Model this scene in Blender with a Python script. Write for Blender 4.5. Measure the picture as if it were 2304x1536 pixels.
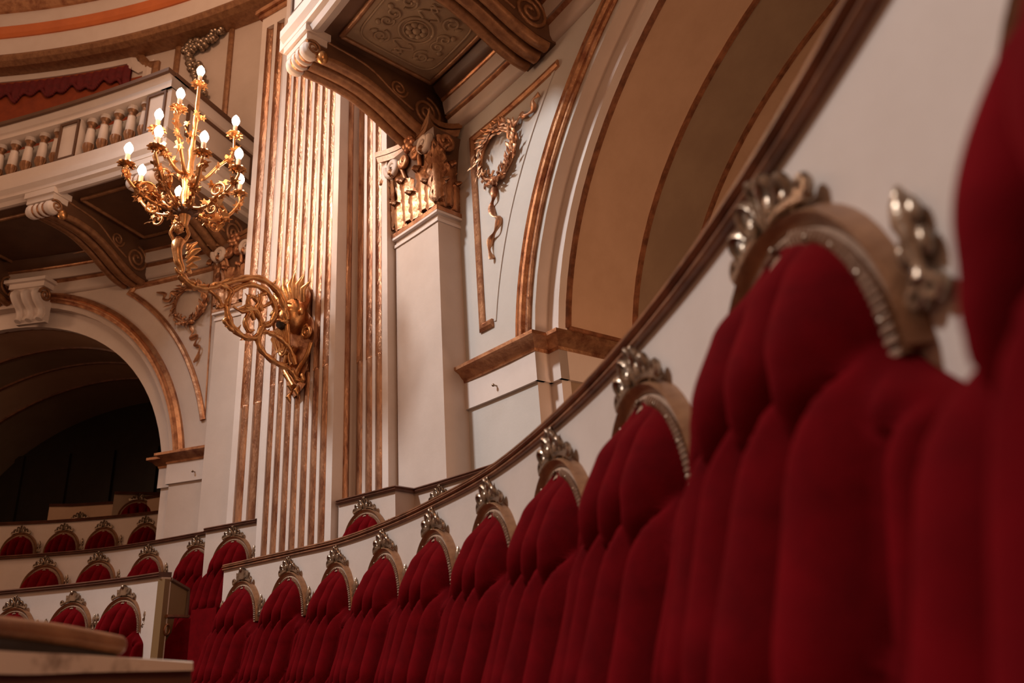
import bpy, bmesh, math, random
from math import sin, cos, pi, sqrt, radians, atan2, hypot
from mathutils import Matrix, Vector

random.seed(7)
for o in list(bpy.data.objects):
    bpy.data.objects.remove(o, do_unlink=True)
scene = bpy.context.scene
COL = scene.collection

# ------------------------------------------------------------------ camera
FPX, XV, YV = 1660.0, 850.0, -3500.0          # focal length and zenith vanishing point in pixels (2304x1536)
_up = Vector((XV - 1152, -(YV - 768), -FPX)).normalized()
_Y = (Vector((0, 0, -1)) - _up * _up.z * -1).normalized()
_X = _Y.cross(_up)
BM = Matrix((_X, _Y, _up))                     # camera -> world rotation
cam_d = bpy.data.cameras.new('camera'); cam = bpy.data.objects.new('camera', cam_d); COL.objects.link(cam)
cam_d.sensor_width = 36.0; cam_d.lens = FPX / 2304 * 36.0; cam_d.clip_start = 0.02
cam.matrix_world = BM.to_4x4()
cam_d.dof.use_dof = True; cam_d.dof.focus_distance = 4.6; cam_d.dof.aperture_fstop = 2.8
scene.camera = cam
FLOOR = -0.85

# ------------------------------------------------------------------ world, lamps, exposure
w = bpy.data.worlds.new('hall_air'); scene.world = w; w.use_nodes = True
w.node_tree.nodes['Background'].inputs[0].default_value = (1.0, 0.50, 0.28, 1)
w.node_tree.nodes['Background'].inputs[1].default_value = 0.31
scene.view_settings.view_transform = 'Standard'; scene.view_settings.look = 'None'
scene.view_settings.exposure = 0.12; scene.view_settings.gamma = 1.0; scene.view_settings.use_curve_mapping = False

def lamp(name, kind, loc, power, color, size=0.2, target=None):
    d = bpy.data.lights.new(name, kind); d.energy = power; d.color = color
    if kind == 'AREA': d.size = size
    else: d.shadow_soft_size = size
    o = bpy.data.objects.new(name, d); o.location = loc; COL.objects.link(o)
    if target: o.rotation_euler = (Vector(target) - Vector(loc)).to_track_quat('-Z', 'Y').to_euler()
    return o
key = lamp('hall_spotlight', 'SPOT', (-7.0, 0.9, 8.4), 3100, (0.95, 0.935, 0.93), 0.55, (0.4, 2.4, 0.8))
key.data.spot_size = radians(84); key.data.spot_blend = 0.9

lamp('far_candelabrum_light', 'POINT', (-7.6, 6.0, 3.8), 40, (1.0, 0.55, 0.32), 0.3)
lamp('upper_candelabrum_light', 'POINT', (-3.6, 4.2, 7.2), 110, (1.0, 0.56, 0.33), 0.3)
lamp('vault_fill_light', 'POINT', (1.75, 3.35, 1.0), 42, (1.0, 0.55, 0.32), 0.2)  # unseen fill added inside the right box to brighten its vault
lamp('next_candelabrum_light', 'POINT', (1.9, -1.5, 3.2), 150, (1.0, 0.50, 0.26), 0.3)      # the twin sconce on the far side of the right arch

# ------------------------------------------------------------------ pixel helpers: a pixel's ray meets a known height / plane / distance
def ray(px, py): return BM @ Vector((px - 1152, -(py - 768), -FPX))
def at_z(px, py, z):
    r = ray(px, py); return r * (z / r.z)
def at_dist(px, py, d):
    r = ray(px, py); return r * (d / hypot(r.x, r.y))
def on_plane(px, py, p, t):
    r = ray(px, py); n = Vector((-t[1], t[0])); return r * ((n.x * p[0] + n.y * p[1]) / (n.x * r.x + n.y * r.y))

# ------------------------------------------------------------------ materials
def mat(name, base, rough=0.6, metal=0.0, var=None, scale=6.0, vmix=0.5, bump=0.0, bscale=40.0, sheen=0.0, emit=None, estr=0.0, lo=0.35, hi=0.65, stretch=None, spec=None):
    m = bpy.data.materials.new(name); m.use_nodes = True
    nt = m.node_tree; b = nt.nodes['Principled BSDF']
    b.inputs['Base Color'].default_value = (*base, 1); b.inputs['Roughness'].default_value = rough; b.inputs['Metallic'].default_value = metal
    if spec is not None: b.inputs['Specular IOR Level'].default_value = spec
    tc = nt.nodes.new('ShaderNodeTexCoord'); src = tc.outputs['Object']
    if stretch:
        mp = nt.nodes.new('ShaderNodeMapping'); mp.inputs['Scale'].default_value = stretch
        nt.links.new(src, mp.inputs[0]); src = mp.outputs[0]
    if var:
        n = nt.nodes.new('ShaderNodeTexNoise'); n.inputs['Scale'].default_value = scale; n.inputs['Detail'].default_value = 6; n.inputs['Roughness'].default_value = 0.65
        nt.links.new(src, n.inputs['Vector'])
        mr = nt.nodes.new('ShaderNodeMapRange'); mr.inputs[1].default_value = lo; mr.inputs[2].default_value = hi; mr.inputs[4].default_value = vmix
        nt.links.new(n.outputs['Fac'], mr.inputs[0])
        mx = nt.nodes.new('ShaderNodeMix'); mx.data_type = 'RGBA'
        mx.inputs[6].default_value = (*base, 1); mx.inputs[7].default_value = (*var, 1)
        nt.links.new(mr.outputs[0], mx.inputs[0]); nt.links.new(mx.outputs[2], b.inputs['Base Color'])
    if bump:
        n2 = nt.nodes.new('ShaderNodeTexNoise'); n2.inputs['Scale'].default_value = bscale; n2.inputs['Detail'].default_value = 4
        nt.links.new(src, n2.inputs['Vector'])
        bp = nt.nodes.new('ShaderNodeBump'); bp.inputs['Strength'].default_value = bump; bp.inputs['Distance'].default_value = 0.01
        nt.links.new(n2.outputs['Fac'], bp.inputs['Height']); nt.links.new(bp.outputs[0], b.inputs['Normal'])
    if sheen:
        b.inputs['Sheen Weight'].default_value = sheen; b.inputs['Sheen Roughness'].default_value = 0.45; b.inputs['Sheen Tint'].default_value = (0.9, 0.05, 0.06, 1)
    if emit:
        b.inputs['Emission Color'].default_value = (*emit, 1); b.inputs['Emission Strength'].default_value = estr
    return m
M = {
 'cream': mat('cream_paint', (0.60, 0.505, 0.445), 0.62, 0, (0.49, 0.40, 0.34), 2.2, 0.55, 0.05, 60),
 'cream_cool': mat('grey_cream_paint', (0.56, 0.535, 0.50), 0.62, 0, (0.47, 0.44, 0.40), 2.0, 0.5, 0.05, 60),
 'white': mat('white_paint', (0.70, 0.62, 0.57), 0.55, 0, (0.58, 0.48, 0.42), 3.0, 0.4, 0.04, 60),
 'gold': mat('worn_gilding', (0.56, 0.30, 0.16), 0.42, 0.75, (0.24, 0.085, 0.045), 9.0, 0.95, 0.3, 45, lo=0.42, hi=0.68),
 'gold_strip': mat('worn_strip_gilding', (0.52, 0.30, 0.18), 0.30, 0.72, (0.19, 0.075, 0.042), 5.0, 0.95, 0.7, 30, lo=0.40, hi=0.66, stretch=(3, 3, 0.7)),
 'gold_bright': mat('bright_gilding', (0.66, 0.36, 0.15), 0.32, 0.85, (0.34, 0.13, 0.05), 14.0, 0.8, 0.15, 70, lo=0.45, hi=0.7),
 'silver': mat('tarnished_silver_gilding', (0.42, 0.33, 0.25), 0.28, 0.85, (0.12, 0.075, 0.045), 30.0, 0.9, 0.2, 90, lo=0.42, hi=0.65),
 'wood': mat('brown_varnished_wood', (0.30, 0.125, 0.06), 0.38, 0, (0.085, 0.03, 0.015), 12.0, 0.8, 0.1, 50),
 'wood_dark': mat('dark_varnished_wood', (0.13, 0.05, 0.028), 0.4, 0, (0.06, 0.022, 0.012), 12.0, 0.8),
 'frame': mat('ochre_gilded_wood', (0.36, 0.185, 0.09), 0.42, 0.35, (0.18, 0.08, 0.04), 16.0, 0.8, 0.15, 60),
 'braid': mat('faded_braid', (0.37, 0.23, 0.15), 0.8, 0, (0.22, 0.12, 0.07), 40.0, 0.6, 0.2, 120),
 'velvet': mat('crimson_velvet', (0.128, 0.0014, 0.0038), 0.85, 0, (0.062, 0.0008, 0.0022), 14.0, 0.6, 0.12, 300, sheen=0.10, spec=0.04),
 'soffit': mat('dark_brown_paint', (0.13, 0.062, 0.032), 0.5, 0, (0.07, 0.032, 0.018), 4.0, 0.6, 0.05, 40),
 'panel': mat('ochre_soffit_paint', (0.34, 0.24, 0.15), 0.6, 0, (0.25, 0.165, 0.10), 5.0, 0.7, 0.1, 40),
 'vault': mat('ochre_vault_paint', (0.58, 0.39, 0.265), 0.7, 0, (0.48, 0.31, 0.20), 3.0, 0.6, 0.05, 50),
 'vault_grey': mat('umber_vault_paint', (0.33, 0.235, 0.155), 0.7, 0, (0.26, 0.175, 0.115), 3.0, 0.6, 0.05, 50),
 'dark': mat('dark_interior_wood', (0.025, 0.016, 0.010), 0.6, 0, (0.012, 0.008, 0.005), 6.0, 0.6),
 'orange': mat('painted_cove_glow', (0.62, 0.17, 0.045), 0.5, 0, (0.45, 0.11, 0.03), 3.0, 0.6),  # orange glow of the bulb-lit cove, put into the base colour
 'oak': mat('yellow_oak', (0.22, 0.125, 0.045), 0.55, 0, (0.20, 0.115, 0.045), 8.0, 0.7, 0.1, 50, stretch=(1, 1, 0.2)),
 'ledge': mat('stained_cream_ledge', (0.68, 0.61, 0.52), 0.6, 0, (0.14, 0.09, 0.05), 7.0, 0.9, lo=0.56, hi=0.70),
 'candle': mat('candle_sleeve', (0.75, 0.45, 0.28), 0.5),
 'bulb': mat('lit_bulb_glass', (1, 0.95, 0.85), 0.3, emit=(1.0, 0.82, 0.62), estr=26.0),
 'curtain': mat('red_valance_cloth', (0.15, 0.010, 0.012), 0.8, 0, (0.07, 0.004, 0.006), 14.0, 0.7, sheen=0.1),
 'amber': mat('amber_lining_cloth', (0.30, 0.055, 0.012), 0.8, 0, (0.19, 0.03, 0.008), 8.0, 0.7),
 'stone': mat('dusty_floorboards', (0.12, 0.07, 0.045), 0.7, 0, (0.07, 0.04, 0.025), 6.0, 0.6),
}

# ------------------------------------------------------------------ mesh builder
class MB:
    def __init__(s): s.v = []; s.f = []
    def add(s, vs, fs, tf=None):
        n = len(s.v)
        s.v += [tuple(tf(p)) if tf else tuple(p) for p in vs]
        s.f += [tuple(i + n for i in f) for f in fs]
        return s
    def grid(s, rows, closeu=False, closev=False, tf=None):
        nr, nc = len(rows), len(rows[0]); vs = [p for r in rows for p in r]; fs = []
        for i in range(nr if closeu else nr - 1):
            for j in range(nc if closev else nc - 1):
                a = i * nc + j; b = i * nc + (j + 1) % nc; c = ((i + 1) % nr) * nc + (j + 1) % nc; d = ((i + 1) % nr) * nc + j
                fs.append((a, b, c, d))
        return s.add(vs, fs, tf)
    def box(s, x0, x1, y0, y1, z0, z1, tf=None):
        vs = [(x, y, z) for z in (z0, z1) for y in (y0, y1) for x in (x0, x1)]
        return s.add(vs, [(0, 2, 3, 1), (4, 5, 7, 6), (0, 1, 5, 4), (2, 6, 7, 3), (0, 4, 6, 2), (1, 3, 7, 5)], tf)
    def tube(s, pts, r, n=8, caps=True, tf=None, flat=1.0):
        pts = [Vector(p) for p in pts]; k = len(pts)
        rs = r if isinstance(r, (list, tuple)) else [r] * k
        T = [(pts[min(i + 1, k - 1)] - pts[max(i - 1, 0)]).normalized() for i in range(k)]
        ref = Vector((0, 0, 1)) if abs(T[0].z) < 0.9 else Vector((1, 0, 0))
        N = (ref - T[0] * ref.dot(T[0])).normalized(); rows = []
        for i in range(k):
            N = (N - T[i] * N.dot(T[i]))
            N = N.normalized() if N.length > 1e-6 else T[i].orthogonal().normalized()
            B = T[i].cross(N)
            rows.append([pts[i] + (N * cos(2 * pi * j / n) + B * sin(2 * pi * j / n) * flat) * rs[i] for j in range(n)])
        s.grid(rows, closev=True, tf=tf)
        if caps:
            m = len(s.v)
            s.f.append(tuple(range(m - n, m))); s.f.append(tuple(reversed(range(m - n * k, m - n * k + n))))
        return s
    def lathe(s, prof, n=12, tf=None, c=(0, 0, 0)):
        rows = [[(c[0] + r * cos(2 * pi * j / n), c[1] + r * sin(2 * pi * j / n), c[2] + z) for j in range(n)] for r, z in prof]
        return s.grid(rows, closev=True, tf=tf)
    def ball(s, c, rx, ry, rz, n=10, tf=None):
        m = max(5, n // 2 + 1)
        rows = [[(c[0] + rx * sin(pi * i / m) * cos(2 * pi * j / n), c[1] + ry * sin(pi * i / m) * sin(2 * pi * j / n), c[2] + rz * cos(pi * i / m)) for j in range(n)] for i in range(m + 1)]
        rows[0] = [(c[0] + 0.02 * rx * cos(2 * pi * j / n), c[1] + 0.02 * ry * sin(2 * pi * j / n), c[2] + rz) for j in range(n)]
        rows[-1] = [(c[0] + 0.02 * rx * cos(2 * pi * j / n), c[1] + 0.02 * ry * sin(2 * pi * j / n), c[2] - rz) for j in range(n)]
        return s.grid(rows, closev=True, tf=tf)
    def prism(s, poly, f0, f1):           # poly of 2D points, f0/f1 map a 2D point to each end
        n = len(poly); vs = [f0(p) for p in poly] + [f1(p) for p in poly]
        fs = [(i, (i + 1) % n, n + (i + 1) % n, n + i) for i in range(n)] + [tuple(reversed(range(n))), tuple(range(n, 2 * n))]
        return s.add(vs, fs)
    def build(s, name, m, parent=None, smooth=66, kind=None):
        me = bpy.data.meshes.new(name)
        off = Vector((0, 0, 0))
        if parent is not None: off = ORG[parent.name]
        else:
            xs = [v[0] for v in s.v]; ys = [v[1] for v in s.v]; zs = [v[2] for v in s.v]
            off = Vector(((min(xs) + max(xs)) / 2, (min(ys) + max(ys)) / 2, min(zs)))
        me.from_pydata([(v[0] - off.x, v[1] - off.y, v[2] - off.z) for v in s.v], [], s.f)
        bm = bmesh.new(); bm.from_mesh(me); bmesh.ops.recalc_face_normals(bm, faces=bm.faces); bm.to_mesh(me); bm.free()
        if smooth:
            me.shade_smooth(); me.set_sharp_from_angle(angle=radians(smooth))
        me.materials.append(M[m]); o = bpy.data.objects.new(name, me); COL.objects.link(o)
        if parent is not None: o.parent = parent
        else: o.location = off
        ORG[o.name] = off
        if kind: o['kind'] = kind
        return o
ORG = {}
def thing(name, label, cat, loc, group=None):
    o = bpy.data.objects.new(name, None); o.empty_display_size = 0.1; COL.objects.link(o); o.location = loc
    ORG[o.name] = Vector(loc); tag(o, label, cat, group); return o
def tag(o, label, cat, group=None):
    o['label'] = label; o['category'] = cat
    if group: o['group'] = group
    return o
def dup(root, loc, rz, label, group=None, sx=1.0):
    r = root.copy(); COL.objects.link(r); r.location = loc; r.rotation_euler = (0, 0, rz); r.scale = (sx, 1, 1)
    r['label'] = label
    if group: r['group'] = group
    for ch in root.children:
        c = ch.copy(); COL.objects.link(c); c.parent = r
        for g in ch.children:
            d = g.copy(); COL.objects.link(d); d.parent = c
    return r
def part_copy(o, parent, mw):             # a further piece sharing the mesh of o
    c = o.copy(); COL.objects.link(c); c.parent = parent; c.matrix_local = mw; return c
def smoothstep(a, b, x):
    t = min(1, max(0, (x - a) / (b - a))); return t * t * (3 - 2 * t)
def catmull(P, n=10):
    P = [Vector(p) for p in P]; Q = [P[0] * 2 - P[1]] + P + [P[-1] * 2 - P[-2]]; out = []
    for i in range(1, len(Q) - 2):
        for k in range(n):
            t = k / n; a, b, c, d = Q[i - 1], Q[i], Q[i + 1], Q[i + 2]
            out.append(0.5 * ((2 * b) + (c - a) * t + (2 * a - 5 * b + 4 * c - d) * t * t + (3 * b - 3 * c + d - a) * t ** 3))
    out.append(P[-1]); return out
def spiral(c, r0, r1, a0, turns, n=26):   # 2D points
    return [(c[0] + (r0 + (r1 - r0) * k / n) * cos(a0 + 2 * pi * turns * k / n), c[1] + (r0 + (r1 - r0) * k / n) * sin(a0 + 2 * pi * turns * k / n)) for k in range(n + 1)]

# ------------------------------------------------------------------ bays: curved wall coordinates (s along, off towards the hall, z)
class Bay:
    def __init__(b, p0, phi, k): b.p0 = p0; b.phi = radians(phi); b.k = k
    def W(b, s, off=0.0, z=0.0):
        h = b.phi + b.k * s
        x = b.p0[0] + (sin(h) - sin(b.phi)) / b.k; y = b.p0[1] - (cos(h) - cos(b.phi)) / b.k
        return (x + sin(h) * off, y - cos(h) * off, z)
    def head(b, s): return b.phi + b.k * s
RB = Bay((-0.80, 5.58), -43, -0.09)
LB = Bay((-3.22, 7.13), -18, -0.09)
def bayt(b): return lambda p: b.W(p[0], p[1], p[2])
def baybox(mb, b, s0, s1, o0, o1, z0, z1, n=6):
    rows = []
    for i in range(n + 1):
        s = s0 + (s1 - s0) * i / n
        rows.append([b.W(s, o0, z0), b.W(s, o1, z0), b.W(s, o1, z1), b.W(s, o0, z1)])
    k = len(mb.v); mb.grid(rows, closev=True); m = len(mb.v)
    mb.f += [(k, k + 1, k + 2, k + 3), (m - 4, m - 1, m - 2, m - 3)]; return mb
def baysweep(mb, b, prof, s0, s1, n=10):   # closed profile of (off, z)
    rows = [[b.W(s0 + (s1 - s0) * i / n, o, z) for o, z in prof] for i in range(n + 1)]
    k = len(mb.v); mb.grid(rows, closev=True); m = len(mb.v); q = len(prof)
    mb.f += [tuple(range(k, k + q)), tuple(reversed(range(m - q, m)))]; return mb
def bayarch(mb, b, c, prof, t0, t1, n=40, closed=True):   # profile of (r, off)
    rows = []
    for i in range(n + 1):
        t = t0 + (t1 - t0) * i / n
        rows.append([b.W(c[0] + r * cos(t), o, c[1] + r * sin(t)) for r, o in prof])
    k = len(mb.v); mb.grid(rows, closev=closed); m = len(mb.v); q = len(prof)
    if closed: mb.f += [tuple(range(k, k + q)), tuple(reversed(range(m - q, m)))]
    return mb
def baypath(mb, b, path, prof, closed=False):   # moulding along a path in (s, z); profile of (lateral, off)
    P0 = [Vector(p) for p in path]; P = []
    for i in range(len(P0) if closed else len(P0) - 1):
        u, v = P0[i], P0[(i + 1) % len(P0)]; q = max(1, int((v - u).length / 0.25))
        P += [u + (v - u) * k / q for k in range(q)]
    if not closed: P.append(P0[-1])
    n = len(P); rows = []
    for i in range(n):
        a = P[(i - 1) % n] if (closed or i > 0) else None; c = P[(i + 1) % n] if (closed or i < n - 1) else None
        d1 = (P[i] - a).normalized() if a is not None else None; d2 = (c - P[i]).normalized() if c is not None else None
        d1 = d1 if d1 is not None else d2; d2 = d2 if d2 is not None else d1
        n1 = Vector((-d1.y, d1.x)); n2 = Vector((-d2.y, d2.x)); m = (n1 + n2)
        m = m.normalized() / max(0.35, m.normalized().dot(n1)) if m.length > 1e-4 else n1
        rows.append([b.W(P[i].x + m.x * l, o, P[i].y + m.y * l) for l, o in prof])
    k = len(mb.v); mb.grid(rows, closeu=closed, closev=True); q = len(prof); mm = len(mb.v)
    if not closed: mb.f += [tuple(range(k, k + q)), tuple(reversed(range(mm - q, mm)))]
    return mb
def planbox(mb, A, B, depth, z0, z1, ext=0.0):      # box whose front edge runs A->B in plan, going back `depth`
    A = Vector(A[:2]); B = Vector(B[:2]); t = (B - A).normalized(); nb = Vector((-t.y, t.x))
    if nb.dot(A) < 0: nb = -nb
    q = [A - t * ext, B + t * ext, B + t * ext + nb * depth, A - t * ext + nb * depth]
    return mb.add([(p.x, p.y, z) for z in (z0, z1) for p in q], [(0, 1, 2, 3), (7, 6, 5, 4), (0, 4, 5, 1), (1, 5, 6, 2), (2, 6, 7, 3), (3, 7, 4, 0)])
def plansweep(mb, pts, prof):                      # closed profile (back, z) along a plan polyline; back is away from the camera side (left of travel)
    P = [Vector(p[:2]) for p in pts]; n = len(P); rows = []
    for i in range(n):
        d1 = (P[i] - P[i - 1]).normalized() if i else (P[1] - P[0]).normalized()
        d2 = (P[i + 1] - P[i]).normalized() if i < n - 1 else d1
        n1 = Vector((-d1.y, d1.x)); m = (n1 + Vector((-d2.y, d2.x))).normalized(); m = m / max(0.4, m.dot(n1))
        rows.append([(P[i].x + m.x * o, P[i].y + m.y * o, z) for o, z in prof])
    k = len(mb.v); mb.grid(rows, closev=True); q = len(prof); mm = len(mb.v)
    mb.f += [tuple(range(k, k + q)), tuple(reversed(range(mm - q, mm)))]; return mb

# ================================================================== SETTING
MB().box(-12, 6, -4, 14, FLOOR - 0.1, FLOOR).build('floor', 'stone', kind='structure')

def arched_wall(name, b, c, R, s0, s1, zt, m):
    mb = MB(); n = 36; cols = []
    for i in range(7): cols.append((s0 + (c[0] - R - s0) * i / 6, None))
    for i in range(n + 1): t = pi - pi * i / n; cols.append((c[0] + R * cos(t), c[1] + R * sin(t)))
    for i in range(7): cols.append((c[0] + R + (s1 - c[0] - R) * i / 6, None))
    def col(s, zb): return [b.W(s, 0, zb + (zt - zb) * k / 6) for k in range(7)]
    L = [x for x in cols if x[0] <= c[0] - R + 1e-6 and x[1] is None]; C = [x for x in cols if x[1] is not None]; Rr = [x for x in cols if x[0] >= c[0] + R - 1e-6 and x[1] is None]
    mb.grid([col(s, FLOOR) for s, _ in L]); mb.grid([col(s, z) for s, z in C]); mb.grid([col(s, FLOOR) for s, _ in Rr])
    # wall body below the arch centre is closed by the jambs; a back skin gives the wall its thickness
    def colb(s, zb): return [b.W(s, -0.12, zb + (zt - zb) * k / 6) for k in range(7)]
    mb.grid([colb(s, FLOOR) for s, _ in L]); mb.grid([colb(s, z) for s, z in C]); mb.grid([colb(s, FLOOR) for s, _ in Rr])
    o = mb.build(name, m, kind='structure'); return o

def arch_bay(side, b, c, Rgo, Rgi, Rf, Rs, Rv, zspr, s0, s1, zt, near_sign, wallm):
    wall = arched_wall('wall_' + side, b, c, Rf, s0, s1, zt, wallm)
    # recessed second face and the reveals
    t = [(Rf, 0.0), (Rf, -0.12)]
    mb = MB(); bayarch(mb, b, c, t, 0, pi, 48, closed=False)
    for sg in (-1, 1): mb.grid([[b.W(c[0] + sg * Rf, 0, z), b.W(c[0] + sg * Rf, -0.12, z)] for z in (FLOOR, 0, c[1])])
    mb.build('trim_1' if side == 'right' else 'trim_2', 'cream', kind='structure')
    mb = MB(); bayarch(mb, b, c, [(Rf + 0.02, -0.12), (Rs, -0.12), (Rs, -0.2), (Rf + 0.02, -0.2)], 0, pi, 48)
    for sg in (-1, 1): baybox(mb, b, c[0] + sg * (Rf + 0.02), c[0] + sg * Rs, -0.2, -0.12, FLOOR, c[1], 1)
    mb.build('trim_3' if side == 'right' else 'trim_4', 'white', kind='structure')
    # gilt archivolt
    th = math.asin((zspr - c[1]) / Rgo)
    a = thing('arch_moulding', 'worn gilded moulding round the %s arch' % ('large right-hand' if side == 'right' else 'dark left-hand'), 'moulding', b.W(c[0] - Rgo, 0, zspr))
    prof = [(Rgo, 0), (Rgo, 0.03), (Rgo - 0.03, 0.055), (Rgo - 0.05, 0.03), (Rgo - 0.07, 0.06), (Rgi + 0.035, 0.06), (Rgi + 0.025, 0.03), (Rgi, 0.03), (Rgi, 0)]
    bayarch(MB(), b, c, prof, th, pi - th, 60).build('gilt_band', 'gold', a, smooth=25)
    # vault with ribs
    ch = []
    edges = [-0.2, -0.85, -1.42, -2.1, -3.2]
    for i in range(4):
        mb = MB(); bayarch(mb, b, c, [(Rv, edges[i]), (Rv, (edges[i] + edges[i + 1]) / 2), (Rv, edges[i + 1])], 0, pi, 48, closed=False)
        ch.append(mb.build('wall_%s_vault' % side, 'vault_grey' if i % 2 else 'vault', wall))
    for i, e in enumerate(edges[:-1]):
        mb = MB(); bayarch(mb, b, c, [(Rv + 0.01, e + 0.02), (Rv - 0.02, e + 0.01), (Rv - 0.02, e - 0.02), (Rv + 0.01, e - 0.03)], 0.12, pi - 0.12, 48)
        mb.build('vault_rib', 'wood', wall)
    # the front vault band is framed: straight bead across its foot
    for sg in (-1, 1):
        sx = c[0] + sg * (Rv - 0.008) * cos(0.12)
        mb = MB(); mb.tube([b.W(sx, -0.2, c[1] + Rv * sin(0.12)), b.W(sx, -0.5, c[1] + Rv * sin(0.12)), b.W(sx, -0.85, c[1] + Rv * sin(0.12))], 0.02, 6)
        mb.build('vault_rib', 'wood', wall)
    # jambs under the springing, box interior
    mb = MB()
    for sg in (-1, 1): baybox(mb, b, c[0] + sg * Rv, c[0] + sg * (Rv + 0.3), -0.88, -0.2, FLOOR, c[1] + 0.02, 2)
    mb.build('jamb', 'vault_grey', wall)
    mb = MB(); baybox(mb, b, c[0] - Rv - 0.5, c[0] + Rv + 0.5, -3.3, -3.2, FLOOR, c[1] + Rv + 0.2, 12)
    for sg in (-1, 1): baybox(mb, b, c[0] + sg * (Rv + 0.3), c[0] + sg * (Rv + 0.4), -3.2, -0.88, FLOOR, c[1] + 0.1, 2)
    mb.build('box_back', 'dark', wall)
    mb = MB()
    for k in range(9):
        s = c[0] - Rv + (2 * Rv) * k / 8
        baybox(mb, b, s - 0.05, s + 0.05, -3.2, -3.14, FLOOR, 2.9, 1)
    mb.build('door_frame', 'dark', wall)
    return wall

CR = (3.88, 1.57); CL = (-2.57, 1.51)
arch_bay('right', RB, CR, 2.67, 2.54, 2.50, 2.40, 2.40, 1.80, -0.15, 7.4, 8.6, -1, 'cream_cool')
arch_bay('left', LB, CL, 2.48, 2.36, 2.30, 2.10, 2.12, 1.83, -7.5, 1.4, 8.6, 1, 'cream')

# impost cornices with their stepped returns, dado ledges
COVE = [(0.0, 0.0), (0.03, 0.0), (0.035, 0.02), (0.05, 0.03), (0.075, 0.06), (0.105, 0.075), (0.115, 0.08), (0.115, 0.105), (0, 0.105)]
def impost(b, c, Rf, Rs, side, s_end, z, label):
    a = thing('impost_cornice', label, 'cornice', b.W(s_end, 0.0, z))
    sg = -1 if side == 'right' else 1
    f = c[0] + sg * Rf; r = c[0] + sg * Rs
    def prof_at(path):                      # sweep of COVE along a path given in (s, off); the moulding grows to the open side
        mb = MB(); P = [Vector(p) for p in path]; n = len(P); rows = []
        for i in range(n):
            d1 = (P[i] - P[i - 1]).normalized() if i else (P[1] - P[0]).normalized(); d2 = (P[i + 1] - P[i]).normalized() if i < n - 1 else d1
            n1 = Vector((-d1.y, d1.x)); m = (n1 + Vector((-d2.y, d2.x))).normalized(); m = m / max(0.4, m.dot(n1))
            if side == 'left': m = -m
            if side == 'right': pass
            rows.append([b.W(P[i].x + m.x * o, P[i].y + m.y * o, z + h) for o, h in COVE])
        k = len(mb.v); mb.grid(rows, closev=True); q = len(COVE); mm = len(mb.v)
        mb.f += [tuple(range(k, k + q)), tuple(reversed(range(mm - q, mm)))]
        return mb
    path = [(s_end, 0.0), (f, 0.0), (f, -0.12), (r, -0.12), (r, -0.86)]
    prof_at(path).build('cove', 'gold', a, smooth=30)
    # frieze and dado below
    def slab(z0, z1, out, m, nm):
        mb = MB()
        for (a0, a1), (b0, b1) in zip(path[:-1], path[1:]):
            if abs(a1 - b1) < 1e-6: baybox(mb, b, min(a0, b0) - (out if side == 'left' and b0 < a0 else 0), max(a0, b0) + (out if side == 'right' and b0 > a0 else 0), a1 - 0.05, a1 + out, z0, z1, 3)
            else: baybox(mb, b, a0 - (0 if side == 'right' else out), a0 + (out if side == 'right' else 0), min(a1, b1), max(a1, b1) + out, z0, z1, 1)
        return mb.build(nm, m, a)
    slab(z - 0.20, z, 0.025, 'white', 'frieze')
    hk = MB(); hs = (s_end + f) / 2
    hk.tube([b.W(hs, 0.02, z - 0.12), b.W(hs, 0.055, z - 0.12)], 0.006, 6); hk.ball(b.W(hs, 0.058, z - 0.12), 0.012, 0.012, 0.012, 8)
    tag(hk.build('wall_hook', 'silver'), 'small round metal hook under the %s impost cornice' % side, 'hook')
impost(RB, CR, 2.50, 2.40, 'right', 0.60, 1.685, 'worn gilded impost cornice stepping round the right-hand arch pier')
impost(LB, CL, 2.30, 2.10, 'left', 0.38, 1.745, 'gilded impost cornice on the pier beside the dark left arch')

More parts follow.
